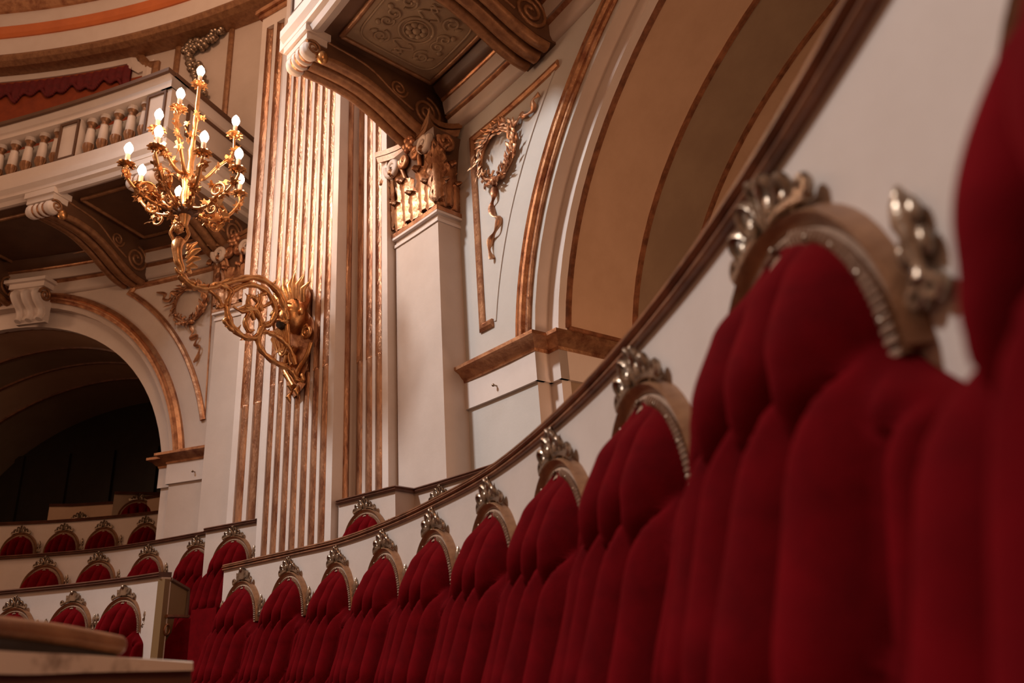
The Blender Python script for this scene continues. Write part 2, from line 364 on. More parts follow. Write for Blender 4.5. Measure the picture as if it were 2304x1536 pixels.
# ------------------------------------------------------------------ fluted pilasters
def pilaster(name, A, B, depth, z0, z1, nfl, label, zc, captop=False, edge=0.05):
    A = Vector(A); B = Vector(B); t = (B - A).normalized(); W = (B - A).length; nf = Vector((t.y, -t.x))
    if nf.dot(A) > 0: nf = -nf
    def P(u, o, z): q = A + t * u + nf * o; return (q.x, q.y, z)
    a = thing(name, label, 'pilaster', P(W / 2, -depth / 2, z0))
    pitch = (W - 2 * edge) / nfl; r = pitch * 0.345
    prof = [(0, -depth), (0, 0)]; chan = []
    for k in range(nfl):
        c = edge + pitch * (k + 0.5); pts = [(c - r * cos(pi * j / 6), -r * 0.85 * sin(pi * j / 6)) for j in range(7)]
        prof += pts; chan.append((c, pts))
    prof += [(W, 0), (W, -depth)]
    ztop = z1 - 0.16
    mb = MB(); mb.grid([[P(u, o, z) for u, o in prof] for z in (z0, zc, ztop)])
    rect = [(0, -depth), (0, 0), (W, 0), (W, -depth)]
    mb.prism(rect, lambda p: P(p[0], p[1], ztop), lambda p: P(p[0], p[1], z1))
    mb.build('shaft', 'white', a, smooth=25)
    for c, pts in chan:
        MB().grid([[P(u * 0.96 + c * 0.04, o * 0.93 + 0.001, z) for u, o in pts] for z in (zc, (zc + ztop) / 2, ztop)]).build('gilded_flute', 'gold_strip', a)
        rr = r * 0.93
        cb = [(c - rr * cos(pi * j / 6), -r * 0.55 + rr * 0.95 * sin(pi * j / 6)) for j in range(7)] 
        back = [(c + rr, -r * 0.7), (c - rr, -r * 0.7)]
        mb = MB(); mb.prism(cb + back, lambda p: P(p[0], p[1], z0 + 0.01), lambda p: P(p[0], p[1], zc)); 
        mb.ball(P(c, -r * 0.45, zc), rr * 0.9, rr * 0.9, 0.03, 8)
        mb.build('gilded_cable', 'gold_strip', a)
    if captop:
        mb = MB()
        for zz, o in ((z1, 0.03), (z1 + 0.05, 0.06), (z1 + 0.10, 0.03)):
            mb.prism([(-o, -depth), (-o, o), (W + o, o), (W + o, -depth)], lambda p: P(p[0], p[1], zz), lambda p: P(p[0], p[1], zz + 0.05))
        mb.build('necking', 'gold', a)
    return a, P, W
CPA, CPB = (-2.115, 5.907), (-1.397, 5.403)
cp, CPP, CPW = pilaster('fluted_pilaster', CPA, CPB, 0.5, FLOOR, 7.4, 7, 'tall cream giant pilaster with seven gilded flutes behind the candelabrum', 2.02)
def side_strip(P, u, o0, o1, z0, z1, par, nm='side_bead'):
    MB().tube([P(u, (o0 + o1) / 2, z0), P(u, (o0 + o1) / 2, (z0 + z1) / 2), P(u, (o0 + o1) / 2, z1)], abs(o1 - o0) / 2, 8).build(nm, 'gold_strip', par)
side_strip(CPP, CPW - 0.005, -0.16, -0.10, 0.3, 7.3, cp)
fl, FLP, FLW = pilaster('fluted_pilaster', (-2.54, 6.36), (-2.03, 6.09), 0.4, FLOOR, 6.55, 3, 'half pilaster with gilded flutes left of the giant pilaster', 2.0, True)
fr, FRP, FRW = pilaster('fluted_pilaster', (-1.404, 5.685), (-0.965, 5.325), 0.4, FLOOR, 7.0, 4, 'half pilaster with gilded flutes right of the giant pilaster', 2.06)
side_strip(FRP, FRW - 0.0, -0.16, -0.09, 0.3, 6.9, fr)
mbw = MB(); planbox(mbw, LB.W(0.9, 0.02), RB.W(0.02, 0.02), 0.2, FLOOR, 8.6, 0.1); mbw.build('wall_centre', 'cream', kind='structure')

# ------------------------------------------------------------------ square pillars and their leafy capitals
def leaf_mesh(h, w, curl, lobes=4, tip=0.0):
    rows = []; n = 18
    for i in range(n + 1):
        v = i / n
        ww = w * (0.42 + 0.62 * sin(pi * min(1, v * 0.8 + 0.14))) * (1 - 0.85 * smoothstep(0.62, 1.0, v))
        ww *= 0.66 + 0.52 * abs(sin(pi * lobes * v + 0.3))
        y = 0.012 + curl * 0.25 * v + 0.85 * curl * smoothstep(0.60, 0.95, v) ** 1.3 - 0.1 * curl * smoothstep(0.9, 1.0, v); z = h * (v - 0.30 * smoothstep(0.78, 1.0, v))
        rows.append([(ww * u, -(y + (0.022 if k % 2 else 0.004) * (1 - v * 0.3) + 0.018 * (1 - abs(u) * 2) - 0.05 * abs(u)), z + 0.10 * abs(u) * h * (1 if v < 0.75 else -0.3)) for k, u in enumerate((-0.5, -0.38, -0.26, -0.12, 0, 0.12, 0.26, 0.38, 0.5))])
    return rows
def solid(rows, th=0.012):
    mb = MB(); back = [[(p[0], p[1] + th, p[2]) for p in r] for r in rows]
    nr, nc = len(rows), len(rows[0])
    mb.grid(rows); mb.grid(back)
    N = nr * nc
    ring = [(0, j) for j in range(nc)] + [(i, nc - 1) for i in range(1, nr)] + [(nr - 1, j) for j in range(nc - 2, -1, -1)] + [(i, 0) for i in range(nr - 2, 0, -1)]
    for a, b in zip(ring, ring[1:] + ring[:1]):
        mb.f.append((a[0] * nc + a[1], b[0] * nc + b[1], N + b[0] * nc + b[1], N + a[0] * nc + a[1]))
    return mb
def rot(loc, rz): return Matrix.Translation(loc) @ Matrix.Rotation(rz, 4, 'Z')
def pillar(b, s0, s1, off, z0, z1, label, caplabel):
    a = thing('square_pillar', label, 'pillar', b.W((s0 + s1) / 2, off / 2, z0))
    mb = MB(); baybox(mb, b, s0, s1, -0.1, off, z0, z1, 2); mb.build('shaft', 'cream', a, smooth=20)
    mb = MB()
    for o, za, zb in ((0.012, z1 - 0.10, z1 - 0.075), (0.03, z1 - 0.035, z1 - 0.015)):
        baybox(mb, b, s0 - o, s1 + o, -0.05, off + o, za, zb, 2)
    mb.build('necking', 'white', a)
    mb = MB(); baybox(mb, b, s0 - 0.03, s1 + 0.03, -0.05, off + 0.03, z1 - 0.012, z1 + 0.025, 2); mb.build('astragal', 'gold', a)
    # capital
    H = 0.86; hd = b.head((s0 + s1) / 2); W = s1 - s0
    base = Vector(b.W((s0 + s1) / 2, off, z1 + 0.025))
    c = thing('leafy_capital', caplabel, 'capital', base)
    def T(p): return b.W((s0 + s1) / 2 + p[0], off - p[1], base.z + p[2])
    mb = MB()
    mb.grid([[T((sx * (W / 2 + g), y, z)) for sx, y in ((-1, off), (-1, -g), (1, -g), (1, off))] for z, g in ((0, -0.015), (0.35, -0.01), (0.6, 0.03), (0.7, 0.06))])
    mb.build('bell', 'soffit', c)
    big = solid(leaf_mesh(0.52, 0.19, 0.085, 5), 0.008); small = solid(leaf_mesh(0.33, 0.16, 0.075), 0.008); mid = solid(leaf_mesh(0.68, 0.15, 0.10, 6), 0.008)
    protos = {}
    def put(kind, mbx, u, y, z, rz):
        m4 = Matrix.Translation(Vector(T((u, y, z))) - base) @ Matrix.Rotation(hd + rz, 4, 'Z')
        if kind not in protos:
            me = bpy.data.meshes.new('acanthus_leaf'); me.from_pydata(mbx.v, [], mbx.f); me.shade_smooth(); me.materials.append(M['gold'])
            protos[kind] = me
        o = bpy.data.objects.new('acanthus_leaf', protos[kind]); COL.objects.link(o); o.parent = c; o.matrix_local = m4
    for u in (-0.42, 0.0, 0.42): put('s', small, u * W * 0.9, 0, 0, 0)
    for u in (-0.22, 0.22): put('b', big, u * W * 0.9, 0.005, 0.03, 0)
    for u in (-0.42, 0.42): put('m', mid, u * W * 0.9, 0.01, 0.04, 0)
    for sg in (-1, 1):
        for y in (0.05, 0.17): put('s', small, sg * W / 2 * 0.98, y, 0, sg * pi / 2)
        put('b', big, sg * W / 2, 0.11, 0.02, sg * pi / 2); put('m', mid, sg * W / 2, 0.03, 0.04, sg * pi / 2)
        put('m', mid, sg * W / 2, 0.0, 0.03, sg * pi / 4)
    # volutes at the corners and inner helices
    for sg in (-1, 1):
        for cx, cz, r, dr in ((0.40, 0.60, 0.085, 0.0), (0.15, 0.60, 0.055, 0.02)):
            sp = spiral((0, 0), r, 0.012, pi * 0.9, 1.9)
            mb = MB(); mb.tube([T((sg * (cx * W - q[0] * 1.0), -0.075 + dr, cz + q[1])) for q in sp], [0.03 * (1 - 0.55 * k / 26) for k in range(27)], 7)
            mb.tube([T((sg * (cx * W + r * 0.9 - (0.1 if cx > 0.3 else 0.05) * k / 5), -0.06 + 0.05 * k / 5, cz - 0.02 - 0.24 * (k / 5) ** 1.3)) for k in range(6)], 0.02, 7)
            mb.build('volute', 'cream' if cx > 0.3 else 'gold', c)
        mb = MB(); sp = spiral((0, 0), 0.08, 0.012, pi * 0.9, 1.9)
        mb.tube([T((sg * (W / 2 + 0.07), 0.06 + q[0], 0.60 + q[1])) for q in sp], 0.022, 7); mb.build('volute', 'gold', c)
    # concave abacus
    Wa = W / 2 + 0.10; ab = []
    for k in range(9): u = -1 + 2 * k / 8; ab.append((u * Wa, -(0.13 - 0.10 * (1 - u * u))))
    ab += [(Wa - 0.09 * (1 - (2 * k / 6 - 1) ** 2), -0.13 + (off + 0.1) * k / 6) for k in range(1, 7)]
    ab += [(-ab[i][0], ab[i][1]) for i in range(len(ab) - 1, 8, -1)]
    mb = MB(); mb.prism(ab, lambda p: T((p[0] * 0.95, p[1] * 0.95, 0.70)), lambda p: T((p[0], p[1], 0.76))); mb.prism(ab, lambda p: T((p[0] * 1.04, p[1] * 1.04, 0.77)), lambda p: T((p[0] * 1.04, p[1] * 1.04, 0.82)))
    mb.build('abacus', 'frame', c, smooth=20)
    mb = MB(); mb.ball(T((0, -0.05, 0.72)), 0.045, 0.045, 0.055)
    for k in range(6): mb.ball(T((0.055 * cos(k * pi / 3), -0.06, 0.72 + 0.055 * sin(k * pi / 3))), 0.03, 0.03, 0.03, 8)
    mb.build('rosette', 'gold', c)
    return a
pillar(RB, 0.07, 0.635, 0.22, FLOOR, 3.075, 'cream square pillar under the leafy capital right of the flutes', 'gilded leafy capital under the large relief-panelled balcony')
pillar(LB, 0.36, 0.80, 0.25, FLOOR, 3.17, 'cream square pillar left of the flutes behind the candelabrum', 'gilded leafy capital half hidden behind the candelabrum')

# entablature moulds between capitals and soffits
def entab(b, s0, s1, side):
    a = thing('wall_cornice', 'gilded and cream cornice moulding under the %s balcony' % side, 'cornice', b.W((s0 + s1) / 2, 0, 3.9))
    mb = MB(); baysweep(mb, b, [(0, 3.90), (0.03, 3.90), (0.05, 3.94), (0.05, 4.03), (0, 4.03)], s0, s1, 16); mb.build('fascia', 'cream', a)
    mb = MB(); baysweep(mb, b, [(0, 4.03), (0.06, 4.03), (0.08, 4.05), (0.06, 4.075), (0.0, 4.075)], s0, s1, 16); mb.build('gilt_bead', 'gold', a)
    mb = MB(); baysweep(mb, b, [(0, 4.075), (0.08, 4.075), (0.10, 4.17), (0.10, 4.19), (0, 4.19)], s0, s1, 16); mb.build('upper_fascia', 'cream', a)
    mb = MB(); baysweep(mb, b, [(0, 4.19), (0.10, 4.19), (0.115, 4.20), (0.12, 4.215), (0.0, 4.215)], s0, s1, 16); mb.build('gilt_fillet', 'gold', a)
    mb = MB(); baysweep(mb, b, [(0, 4.215), (0.12, 4.215), (0.17, 4.26), (0.20, 4.31), (0, 4.31)], s0, s1, 16); mb.build('dark_ovolo', 'soffit', a)
entab(RB, 0.60, 5.6, 'right'); entab(LB, -5.5, 0.42, 'left')

# ------------------------------------------------------------------ balconies with consoles
BZ = 4.32; BO = 1.30
def balcony(b, s0, s1, cons, panels, side, end_side, relief):
    a = thing('balcony', 'cream balcony with %s' % ('relief-carved ochre soffit above the right arch' if side == 'right' else 'turned balusters above the dark left arch'), 'balcony', b.W((s0 + s1) / 2, 0, BZ))
    n = 24
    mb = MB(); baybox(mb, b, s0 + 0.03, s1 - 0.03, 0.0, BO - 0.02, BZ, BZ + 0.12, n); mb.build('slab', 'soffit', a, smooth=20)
    # fascia with mouldings
    e0, e1 = s0, s1
    prof = [(BO - 0.03, BZ - 0.05), (BO, BZ - 0.05), (BO + 0.02, BZ - 0.01), (BO + 0.05, BZ + 0.01), (BO + 0.05, BZ + 0.05), (BO + 0.08, BZ + 0.09), (BO + 0.08, BZ + 0.16), (BO + 0.03, BZ + 0.18), (BO + 0.03, BZ + 0.24), (BO - 0.1, BZ + 0.24), (BO - 0.1, BZ + 0.0)]
    mb = MB(); baysweep(mb, b, prof, e0, e1, n)
    es = e0 if end_side < 0 else e1
    d = 0.06 * end_side
    lo, hi = min(es, es + d), max(es, es + d)
    baybox(mb, b, lo, hi, 0.0, BO + 0.05, BZ + 0.01, BZ + 0.16, 1); baybox(mb, b, min(es - 0.12 * end_side, es), max(es - 0.12 * end_side, es), 0.0, BO, BZ - 0.04, BZ + 0.24, 1)
    mb.build('fascia', 'white', a, smooth=25)
    # balustrade: plinth, rail
    zt = 5.28
    mb = MB(); baybox(mb, b, s0, s1, BO - 0.14, BO + 0.02, BZ + 0.24, BZ + 0.33, n); baybox(mb, b, es - 0.14 if end_side > 0 else es, es if end_side > 0 else es + 0.14, 0, BO, BZ + 0.24, BZ + 0.33, 1); mb.build('plinth', 'white', a, smooth=20)
    mb = MB(); baysweep(mb, b, [(BO - 0.15, zt - 0.16), (BO + 0.02, zt - 0.16), (BO + 0.02, zt - 0.08), (BO + 0.06, zt - 0.04), (BO + 0.06, zt - 0.03), (BO - 0.17, zt - 0.03)], s0, s1, n)
    baybox(mb, b, es - 0.14 if end_side > 0 else es, es if end_side > 0 else es + 0.14, 0, BO + 0.02, zt - 0.16, zt - 0.03, 1)
    mb.build('hand_rail', 'white', a, smooth=25)
    mb = MB(); baybox(mb, b, s0 - 0.02, s1 + 0.02, BO - 0.19, BO + 0.09, zt - 0.03, zt + 0.01, n); baybox(mb, b, es - 0.16 if end_side > 0 else es - 0.03, es + 0.03 if end_side > 0 else es + 0.16, 0, BO, zt - 0.03, zt + 0.01, 1); mb.build('rail_cap', 'soffit', a, smooth=20)
    z0, z1 = BZ + 0.33, zt - 0.16
    # solid end wall with recessed panel
    mb = MB(); baybox(mb, b, es - 0.12 if end_side > 0 else es + 0.01, es - 0.01 if end_side > 0 else es + 0.12, 0.0, BO - 0.005, z0 - 0.01, z1 + 0.01, 1); mb.build('end_wall', 'cream', a, smooth=20)
    mb = MB(); es2 = es + 0.0 * end_side
    for oo in ((0.12, 0.15), (BO - 0.24, BO - 0.21)): baybox(mb, b, es2 - 0.012, es2 + 0.012, oo[0], oo[1], z0 + 0.05, z1 - 0.05, 1)
    for zz in (z0 + 0.05, z1 - 0.08): baybox(mb, b, es2 - 0.012, es2 + 0.012, 0.15, BO - 0.24, zz, zz + 0.03, 1)
    mb.build('end_frame', 'soffit', a, smooth=20)
    for p0, p1 in panels:
        mb = MB(); baybox(mb, b, p0, p1, BO - 0.13, BO - 0.005, z0, z1, 2); o = mb.build('panel', 'white', a, smooth=20)
        mb = MB()
        for q in (p0, p1 - 0.025): baybox(mb, b, q, q + 0.025, BO - 0.005, BO + 0.012, z0 + 0.01, z1 - 0.01, 1)
        for zz in (z0 + 0.01, z1 - 0.035): baybox(mb, b, p0, p1, BO - 0.005, BO + 0.012, zz, zz + 0.025, 1)
        mb.build('panel_frame', 'soffit', o, smooth=20)
    mb = MB(); baybox(mb, b, s0 + 0.14, s1 - 0.14, BO - 0.34, BO - 0.31, BZ + 0.12, zt - 0.03, n); mb.build('inner_screen', 'cream_cool', a, smooth=20)
    # balusters between panels
    bal = None; ps = sorted(panels)
    h = z1 - z0
    prof = [(0.05, 0), (0.05, 0.04), (0.024, 0.05), (0.024, 0.065), (0.034, 0.09), (0.046, 0.13), (0.044, 0.17), (0.047, 0.175), (0.044, 0.26), (0.036, 0.36), (0.029, h - 0.13), (0.040, h - 0.12), (0.040, h - 0.11), (0.029, h - 0.10), (0.032, h - 0.07), (0.05, h - 0.045), (0.05, h)]
    for (a0, a1), (b0, b1) in zip(ps[:-1], ps[1:]):
        k = max(1, round((b0 - a1) / 0.185))
        for i in range(k):
            s = a1 + (b0 - a1) * (i + 0.5) / k; P = Vector(b.W(s, BO - 0.07, z0))
            if bal is None:
                bal = MB().lathe(prof, 12, c=P).build('baluster', 'white', a)
                g = MB().lathe([(0.026, 0.065), (0.038, 0.09), (0.050, 0.13), (0.047, 0.172)], 12, c=P)
                for q in range(10): g.tube([(P.x + rr * cos(q * pi / 5), P.y + rr * sin(q * pi / 5), P.z + zz) for rr, zz in ((0.026, 0.066), (0.038, 0.09), (0.050, 0.13), (0.047, 0.17))], 0.006, 5)
                g.build('baluster_cup', 'frame', bal)
                g = MB().lathe([(0.051, h - 0.045), (0.034, h - 0.07), (0.031, h - 0.10), (0.042, h - 0.112), (0.042, h - 0.12)], 12, c=P); g.build('baluster_neck', 'frame', bal); B0 = P
            else:
                o = part_copy(bal, a, Matrix.Translation(P - B0))
                for ch in bal.children: part_copy(ch, o, Matrix.Identity(4))
    # soffit panels framed between consoles
    allc = sorted(cons)
    for i in range(len(allc)):
        p0 = allc[i] + 0.42; p1 = (allc[i + 1] if i + 1 < len(allc) else s1) - 0.09
        if p1 - p0 < 0.3: continue
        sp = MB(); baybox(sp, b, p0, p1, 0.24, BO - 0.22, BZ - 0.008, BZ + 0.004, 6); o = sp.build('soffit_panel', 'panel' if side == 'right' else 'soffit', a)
        mb = MB(); fr = [(p0, 0.24), (p1, 0.24), (p1, BO - 0.22), (p0, BO - 0.22)]
        for q in range(4):
            x0, x1 = fr[q], fr[(q + 1) % 4]
            mb.tube([b.W(x0[0] + (x1[0] - x0[0]) * k / 6, x0[1] + (x1[1] - x0[1]) * k / 6, BZ - 0.012) for k in range(7)], 0.022, 6)
        mb.build('panel_bead', 'frame', o)
        if relief and i == 0:
            rel = MB(); cs, co = (p0 + p1) / 2, (0.24 + BO - 0.22) / 2; hw, hh = (p1 - p0) / 2 - 0.08, (BO - 0.46) / 2 - 0.07
            def Q(x, y, d=0.0): return b.W(cs + x, co + y, BZ - 0.010 - d)
            rel.tube([Q(*p) for p in spiral((0, 0), 0.135, 0.135, 0, 1, 30)], 0.012, 6); rel.tube([Q(*p) for p in spiral((0, 0), 0.10, 0.10, 0, 1, 24)], 0.008, 6)
            rel.ball(Q(0, 0), 0.035, 0.035, 0.03)
            for k in range(8): rel.ball(Q(0.062 * cos(k * pi / 4), 0.062 * sin(k * pi / 4)), 0.028, 0.028, 0.022, 8)
            rel.build('rosette_relief', 'panel', o)
            rel = MB()
            for sx in (-1, 1):
                for sy in (-1, 1):
                    rel.tube([Q(sx * (0.16 + q[0]), sy * (0.14 + q[1])) for q in spiral((0.06, 0.05), 0.075, 0.015, pi, 1.4)], 0.012, 6)
                    rel.tube([Q(sx * (0.02 + q[0]), sy * (0.2 + q[1])) for q in spiral((0.03, 0.03), 0.06, 0.012, pi * 1.2, 1.3)], 0.010, 6)
                    rel.tube([Q(sx * (0.15 + 0.16 * k / 8), sy * (0.03 + 0.06 * sin(k * 0.8))) for k in range(9)], 0.012, 6)
                    rel.ball(Q(sx * 0.26, sy * 0.16), 0.03, 0.022, 0.015, 8); rel.ball(Q(sx * 0.20, sy * 0.26), 0.035, 0.02, 0.015, 8); rel.ball(Q(sx * 0.1, sy * 0.28), 0.025, 0.03, 0.015, 8)
            rel.build('scroll_relief', 'panel', o)
            fr2 = []
            for k in range(49):
                t = 2 * pi * k / 48; c_, s_ = cos(t), sin(t); e = 0.35
                fr2.append(Q(hw * (abs(c_) ** e) * (1 if c_ > 0 else -1), hh * (abs(s_) ** e) * (1 if s_ > 0 else -1)))
            MB().tube(fr2, 0.010, 6).build('relief_border', 'panel', o)
    # consoles
    for s in cons:
        cx = console(b, a, s, 0.33)
    return a
def console(b, par, s, wd):
    body = [(0.0, BZ), (BO - 0.03, BZ), (BO, BZ - 0.10), (BO - 0.04, BZ - 0.20), (BO - 0.16, BZ - 0.19), (BO - 0.3, BZ - 0.17), (BO - 0.5, BZ - 0.19), (BO - 0.72, BZ - 0.26), (BO - 0.95, BZ - 0.37), (BO - 1.12, BZ - 0.43), (BO - 1.22, BZ - 0.44), (0.0, BZ - 0.44)]
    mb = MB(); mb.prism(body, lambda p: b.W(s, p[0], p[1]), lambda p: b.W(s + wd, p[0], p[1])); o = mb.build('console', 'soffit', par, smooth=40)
    # three rounded ribs along the underside
    low = [(BO - 0.08, BZ - 0.19), (BO - 0.3, BZ - 0.18), (BO - 0.5, BZ - 0.195), (BO - 0.72, BZ - 0.265), (BO - 0.95, BZ - 0.375), (BO - 1.12, BZ - 0.435), (BO - 1.25, BZ - 0.45)]
    for u, r in ((0.05, 0.045), (0.165, 0.055), (0.28, 0.045)):
        MB().tube([b.W(s + u * wd / 0.33, p.x, p.y) for p in catmull(low, 4)], r, 8).build('console_rib', 'frame', o)
    # front roll
    RR = [0.05, 0.072, 0.075, 0.060, 0.075, 0.060, 0.075, 0.060, 0.075, 0.072, 0.05]
    roll = MB(); roll.tube([b.W(s - 0.01 + (wd + 0.02) * k / 40, BO - 0.02, BZ - 0.19) for k in range(41)], [RR[min(10, int(k / 4))] * (1 - k % 4 / 4) + RR[min(10, int(k / 4) + 1)] * (k % 4 / 4) for k in range(41)], 14)
    roll.build('console_roll', 'white', o, smooth=60)
    for u in (0.3, 0.5, 0.7):
        MB().tube([b.W(s + wd * u - 0.012 + 0.006 * k, BO - 0.02, BZ - 0.19) for k in range(5)], 0.066, 14).build('roll_ring', 'gold', o)
    ca = MB(); baybox(ca, b, s - 0.03, s + wd + 0.03, BO - 0.16, BO + 0.05, BZ - 0.06, BZ - 0.0, 1); baybox(ca, b, s - 0.01, s + wd + 0.01, BO - 0.14, BO + 0.03, BZ - 0.12, BZ - 0.06, 1); ca.build('console_cap', 'white', o, smooth=20)
    sc_ = MB(); sc_.tube([b.W(s + wd + 0.008, q[0], q[1]) for q in spiral((BO - 0.03, BZ - 0.18), 0.065, 0.01, 0.5, 1.8)], 0.012, 6); sc_.build('console_scroll', 'frame', o)
    eye = MB(); eye.ball(b.W(s + wd + 0.015, BO - 0.10, BZ - 0.24), 0.045, 0.045, 0.055); eye.build('console_bud', 'gold_bright', o)
    for side, x in ((-1, s - 0.004), (1, s + wd + 0.004)):
        v = MB(); v.tube([b.W(x, q[0], q[1]) for q in spiral((0.22, BZ - 0.25), 0.15, 0.02, pi / 2, 2.2, 40)], 0.016, 6)
        v.tube([b.W(x, q[0], q[1]) for q in spiral((0.50, BZ - 0.15), 0.085, 0.015, pi, 1.8, 30)], 0.012, 6)
        v.tube([b.W(x, p.x, p.y) for p in catmull([(0.36, BZ - 0.30), (0.55, BZ - 0.22), (0.8, BZ - 0.09), (1.15, BZ - 0.06)], 5)], 0.012, 6)
        v.build('console_scroll', 'frame', o)
    return o
balcony(RB, 0.15, 5.4, [0.20, 1.56, 4.6], [(0.17, 0.40), (1.35, 1.62), (2.6, 2.87)], 'right', -1, True)
balcony(Bay((-3.22, 7.13), -18, -0.045), -4.6, 0.56, [-2.9, -1.16, 0.14], [(0.24, 0.49), (-0.93, -0.67), (-2.18, -1.92), (-3.44, -3.18)], 'left', 1, False)

# ------------------------------------------------------------------ wreaths, spandrel frames
def wreath(b, cs, cz, r, rib_up, rib_dn, label):
    a = thing('laurel_wreath', label, 'wreath', b.W(cs, 0.0, cz - r))
    MB().tube([b.W(cs + r * cos(t), 0.03, cz + r * sin(t) * 1.03) for t in [2 * pi * k / 40 for k in range(41)]], 0.022, 7).build('wreath_ring', 'gold', a)
    lv = MB(); rnd = random.Random(3)
    for k in range(120):
        t = 2 * pi * k / 120 * 1.0; rr = r + rnd.uniform(-0.045, 0.05); an = t + pi / 2 + rnd.uniform(-0.9, 0.9) * (1 if rr > r else 1)
        p = Vector((cs + rr * cos(t), 0.035 + rnd.uniform(0, 0.03), cz + rr * sin(t) * 1.03)); d = Vector((cos(an), rnd.uniform(0.0, 0.6), sin(an))); L = 0.075; wv = Vector((-sin(an), 0.3, cos(an))) * 0.017
        pts = [p, p + d * L * 0.45 + wv, p + d * L, p + d * L * 0.45 - wv, p + d * L * 0.5 + Vector((0, 0.012, 0))]
        lv.add([b.W(*q) for q in pts], [(0, 1, 4), (1, 2, 4), (2, 3, 4), (3, 0, 4), (0, 3, 2, 1)])
    lv.build('laurel_leaves', 'gold', a, kind='stuff')
    for path in (rib_up, rib_dn):
        P = catmull([Vector((p[0], 0.02 + 0.015 * (i % 2), p[1])) for i, p in enumerate(path)], 6)
        mb = MB(); mb.tube([b.W(*p) for p in P], [0.026 * (0.75 + 0.35 * sin(i * 0.55)) for i in range(len(P))], 6, flat=0.5); mb.build('ribbon', 'gold', a)
    mb = MB()
    for sg in (-1, 1): mb.ball(b.W(cs + sg * 0.05, 0.04, cz - r - 0.02), 0.035, 0.035, 0.03, 8)
    mb.build('bow', 'gold', a)
wreath(RB, 1.165, 3.37, 0.205, [(1.33, 3.50), (1.42, 3.50), (1.46, 3.54), (1.52, 3.49), (1.60, 3.50), (1.62, 3.56), (1.68, 3.58)], [(1.10, 3.12), (1.10, 3.02), (1.05, 2.97), (1.08, 2.87), (1.13, 2.83), (1.10, 2.74), (1.02, 2.70), (1.01, 2.62), (1.02, 2.54)], 'gilded laurel wreath with ribbons on the right spandrel beside the pillar')
wreath(LB, -0.21, 3.48, 0.205, [(-0.38, 3.62), (-0.47, 3.66), (-0.50, 3.58), (-0.56, 3.60), (-0.57, 3.67), (-0.66, 3.70)], [(-0.19, 3.22), (-0.13, 3.14), (-0.17, 3.07), (-0.06, 3.08), (-0.10, 2.98), (-0.02, 2.95), (-0.05, 2.84), (-0.08, 2.78)], 'gilded laurel wreath with ribbons on the left spandrel under the sconce arm')
GP = [(-0.03, 0), (-0.03, 0.02), (-0.012, 0.035), (0.012, 0.03), (0.03, 0.015), (0.03, 0)]
f = thing('panel_moulding', 'gilded panel frame round the wreath of the right spandrel', 'moulding', RB.W(0.85, 0, 2.05))
mb = MB(); baypath(mb, RB, [(0.97, 2.05), (0.85, 2.05), (0.85, 3.70), (1.90, 3.70)], GP); mb.build('gilt_frame', 'gold', f, smooth=20)
mb = MB(); baypath(mb, RB, [(CR[0] + 2.93 * cos(t), CR[1] + 2.93 * sin(t)) for t in [2.975 - (2.975 - 2.335) * k / 16 for k in range(17)]], [(-0.012, 0), (-0.012, 0.008), (0.012, 0.008), (0.012, 0)]); mb.build('plain_bead', 'cream_cool', f, smooth=20)
f = thing('panel_moulding', 'gilded panel frame round the wreath of the left spandrel', 'moulding', LB.W(0, 0, 2.14))
arcL = [(CL[0] + 2.73 * cos(t), CL[1] + 2.73 * sin(t)) for t in [0.235 + (1.02 - 0.235) * k / 18 for k in range(19)]]
mb = MB(); baypath(mb, LB, [(0.05, 3.86), (-0.99, 3.84)] + arcL[::-1][1:], GP); mb.build('gilt_frame', 'gold', f, smooth=20)
mb = MB(); baypath(mb, LB, [(0.10, 2.16), (0.05, 3.86)], [(-0.008, 0), (-0.008, 0.008), (0.008, 0.008), (0.008, 0)]); mb.build('thin_bead', 'gold', f, smooth=20)

# keystone bracket of the left arch
ks = thing('keystone_bracket', 'cream scroll bracket at the crown of the dark left arch', 'bracket', LB.W(-2.22, 0.1, 3.6))
mb = MB(); baybox(mb, LB, -2.5, -1.98, -0.02, 0.24, 4.0, 4.04, 2); baybox(mb, LB, -2.46, -2.02, -0.02, 0.20, 3.94, 4.0, 2); mb.build('cap', 'white', ks, smooth=20)
body = [(0, 3.94), (0.17, 3.94), (0.2, 3.88), (0.17, 3.80), (0.10, 3.74), (0.06, 3.66), (0.08, 3.60), (0.05, 3.56), (0, 3.56)]
mb = MB(); mb.prism(body, lambda p: LB.W(-2.42, *p), lambda p: LB.W(-2.06, *p)); mb.build('body', 'white', ks, smooth=40)
for u in (-2.37, -2.24, -2.11):
    MB().tube([LB.W(u, p.x, p.y) for p in catmull([(0.10, 3.93), (0.21, 3.87), (0.17, 3.79), (0.09, 3.72), (0.07, 3.64), (0.09, 3.58)], 4)], 0.035, 8).build('reed', 'white', ks)
for x in (-2.43, -2.05):
    MB().tube([LB.W(x, q[0], q[1]) for q in spiral((0.12, 3.86), 0.085, 0.015, 0, 1.7)], 0.016, 6).build('scroll', 'frame', ks)

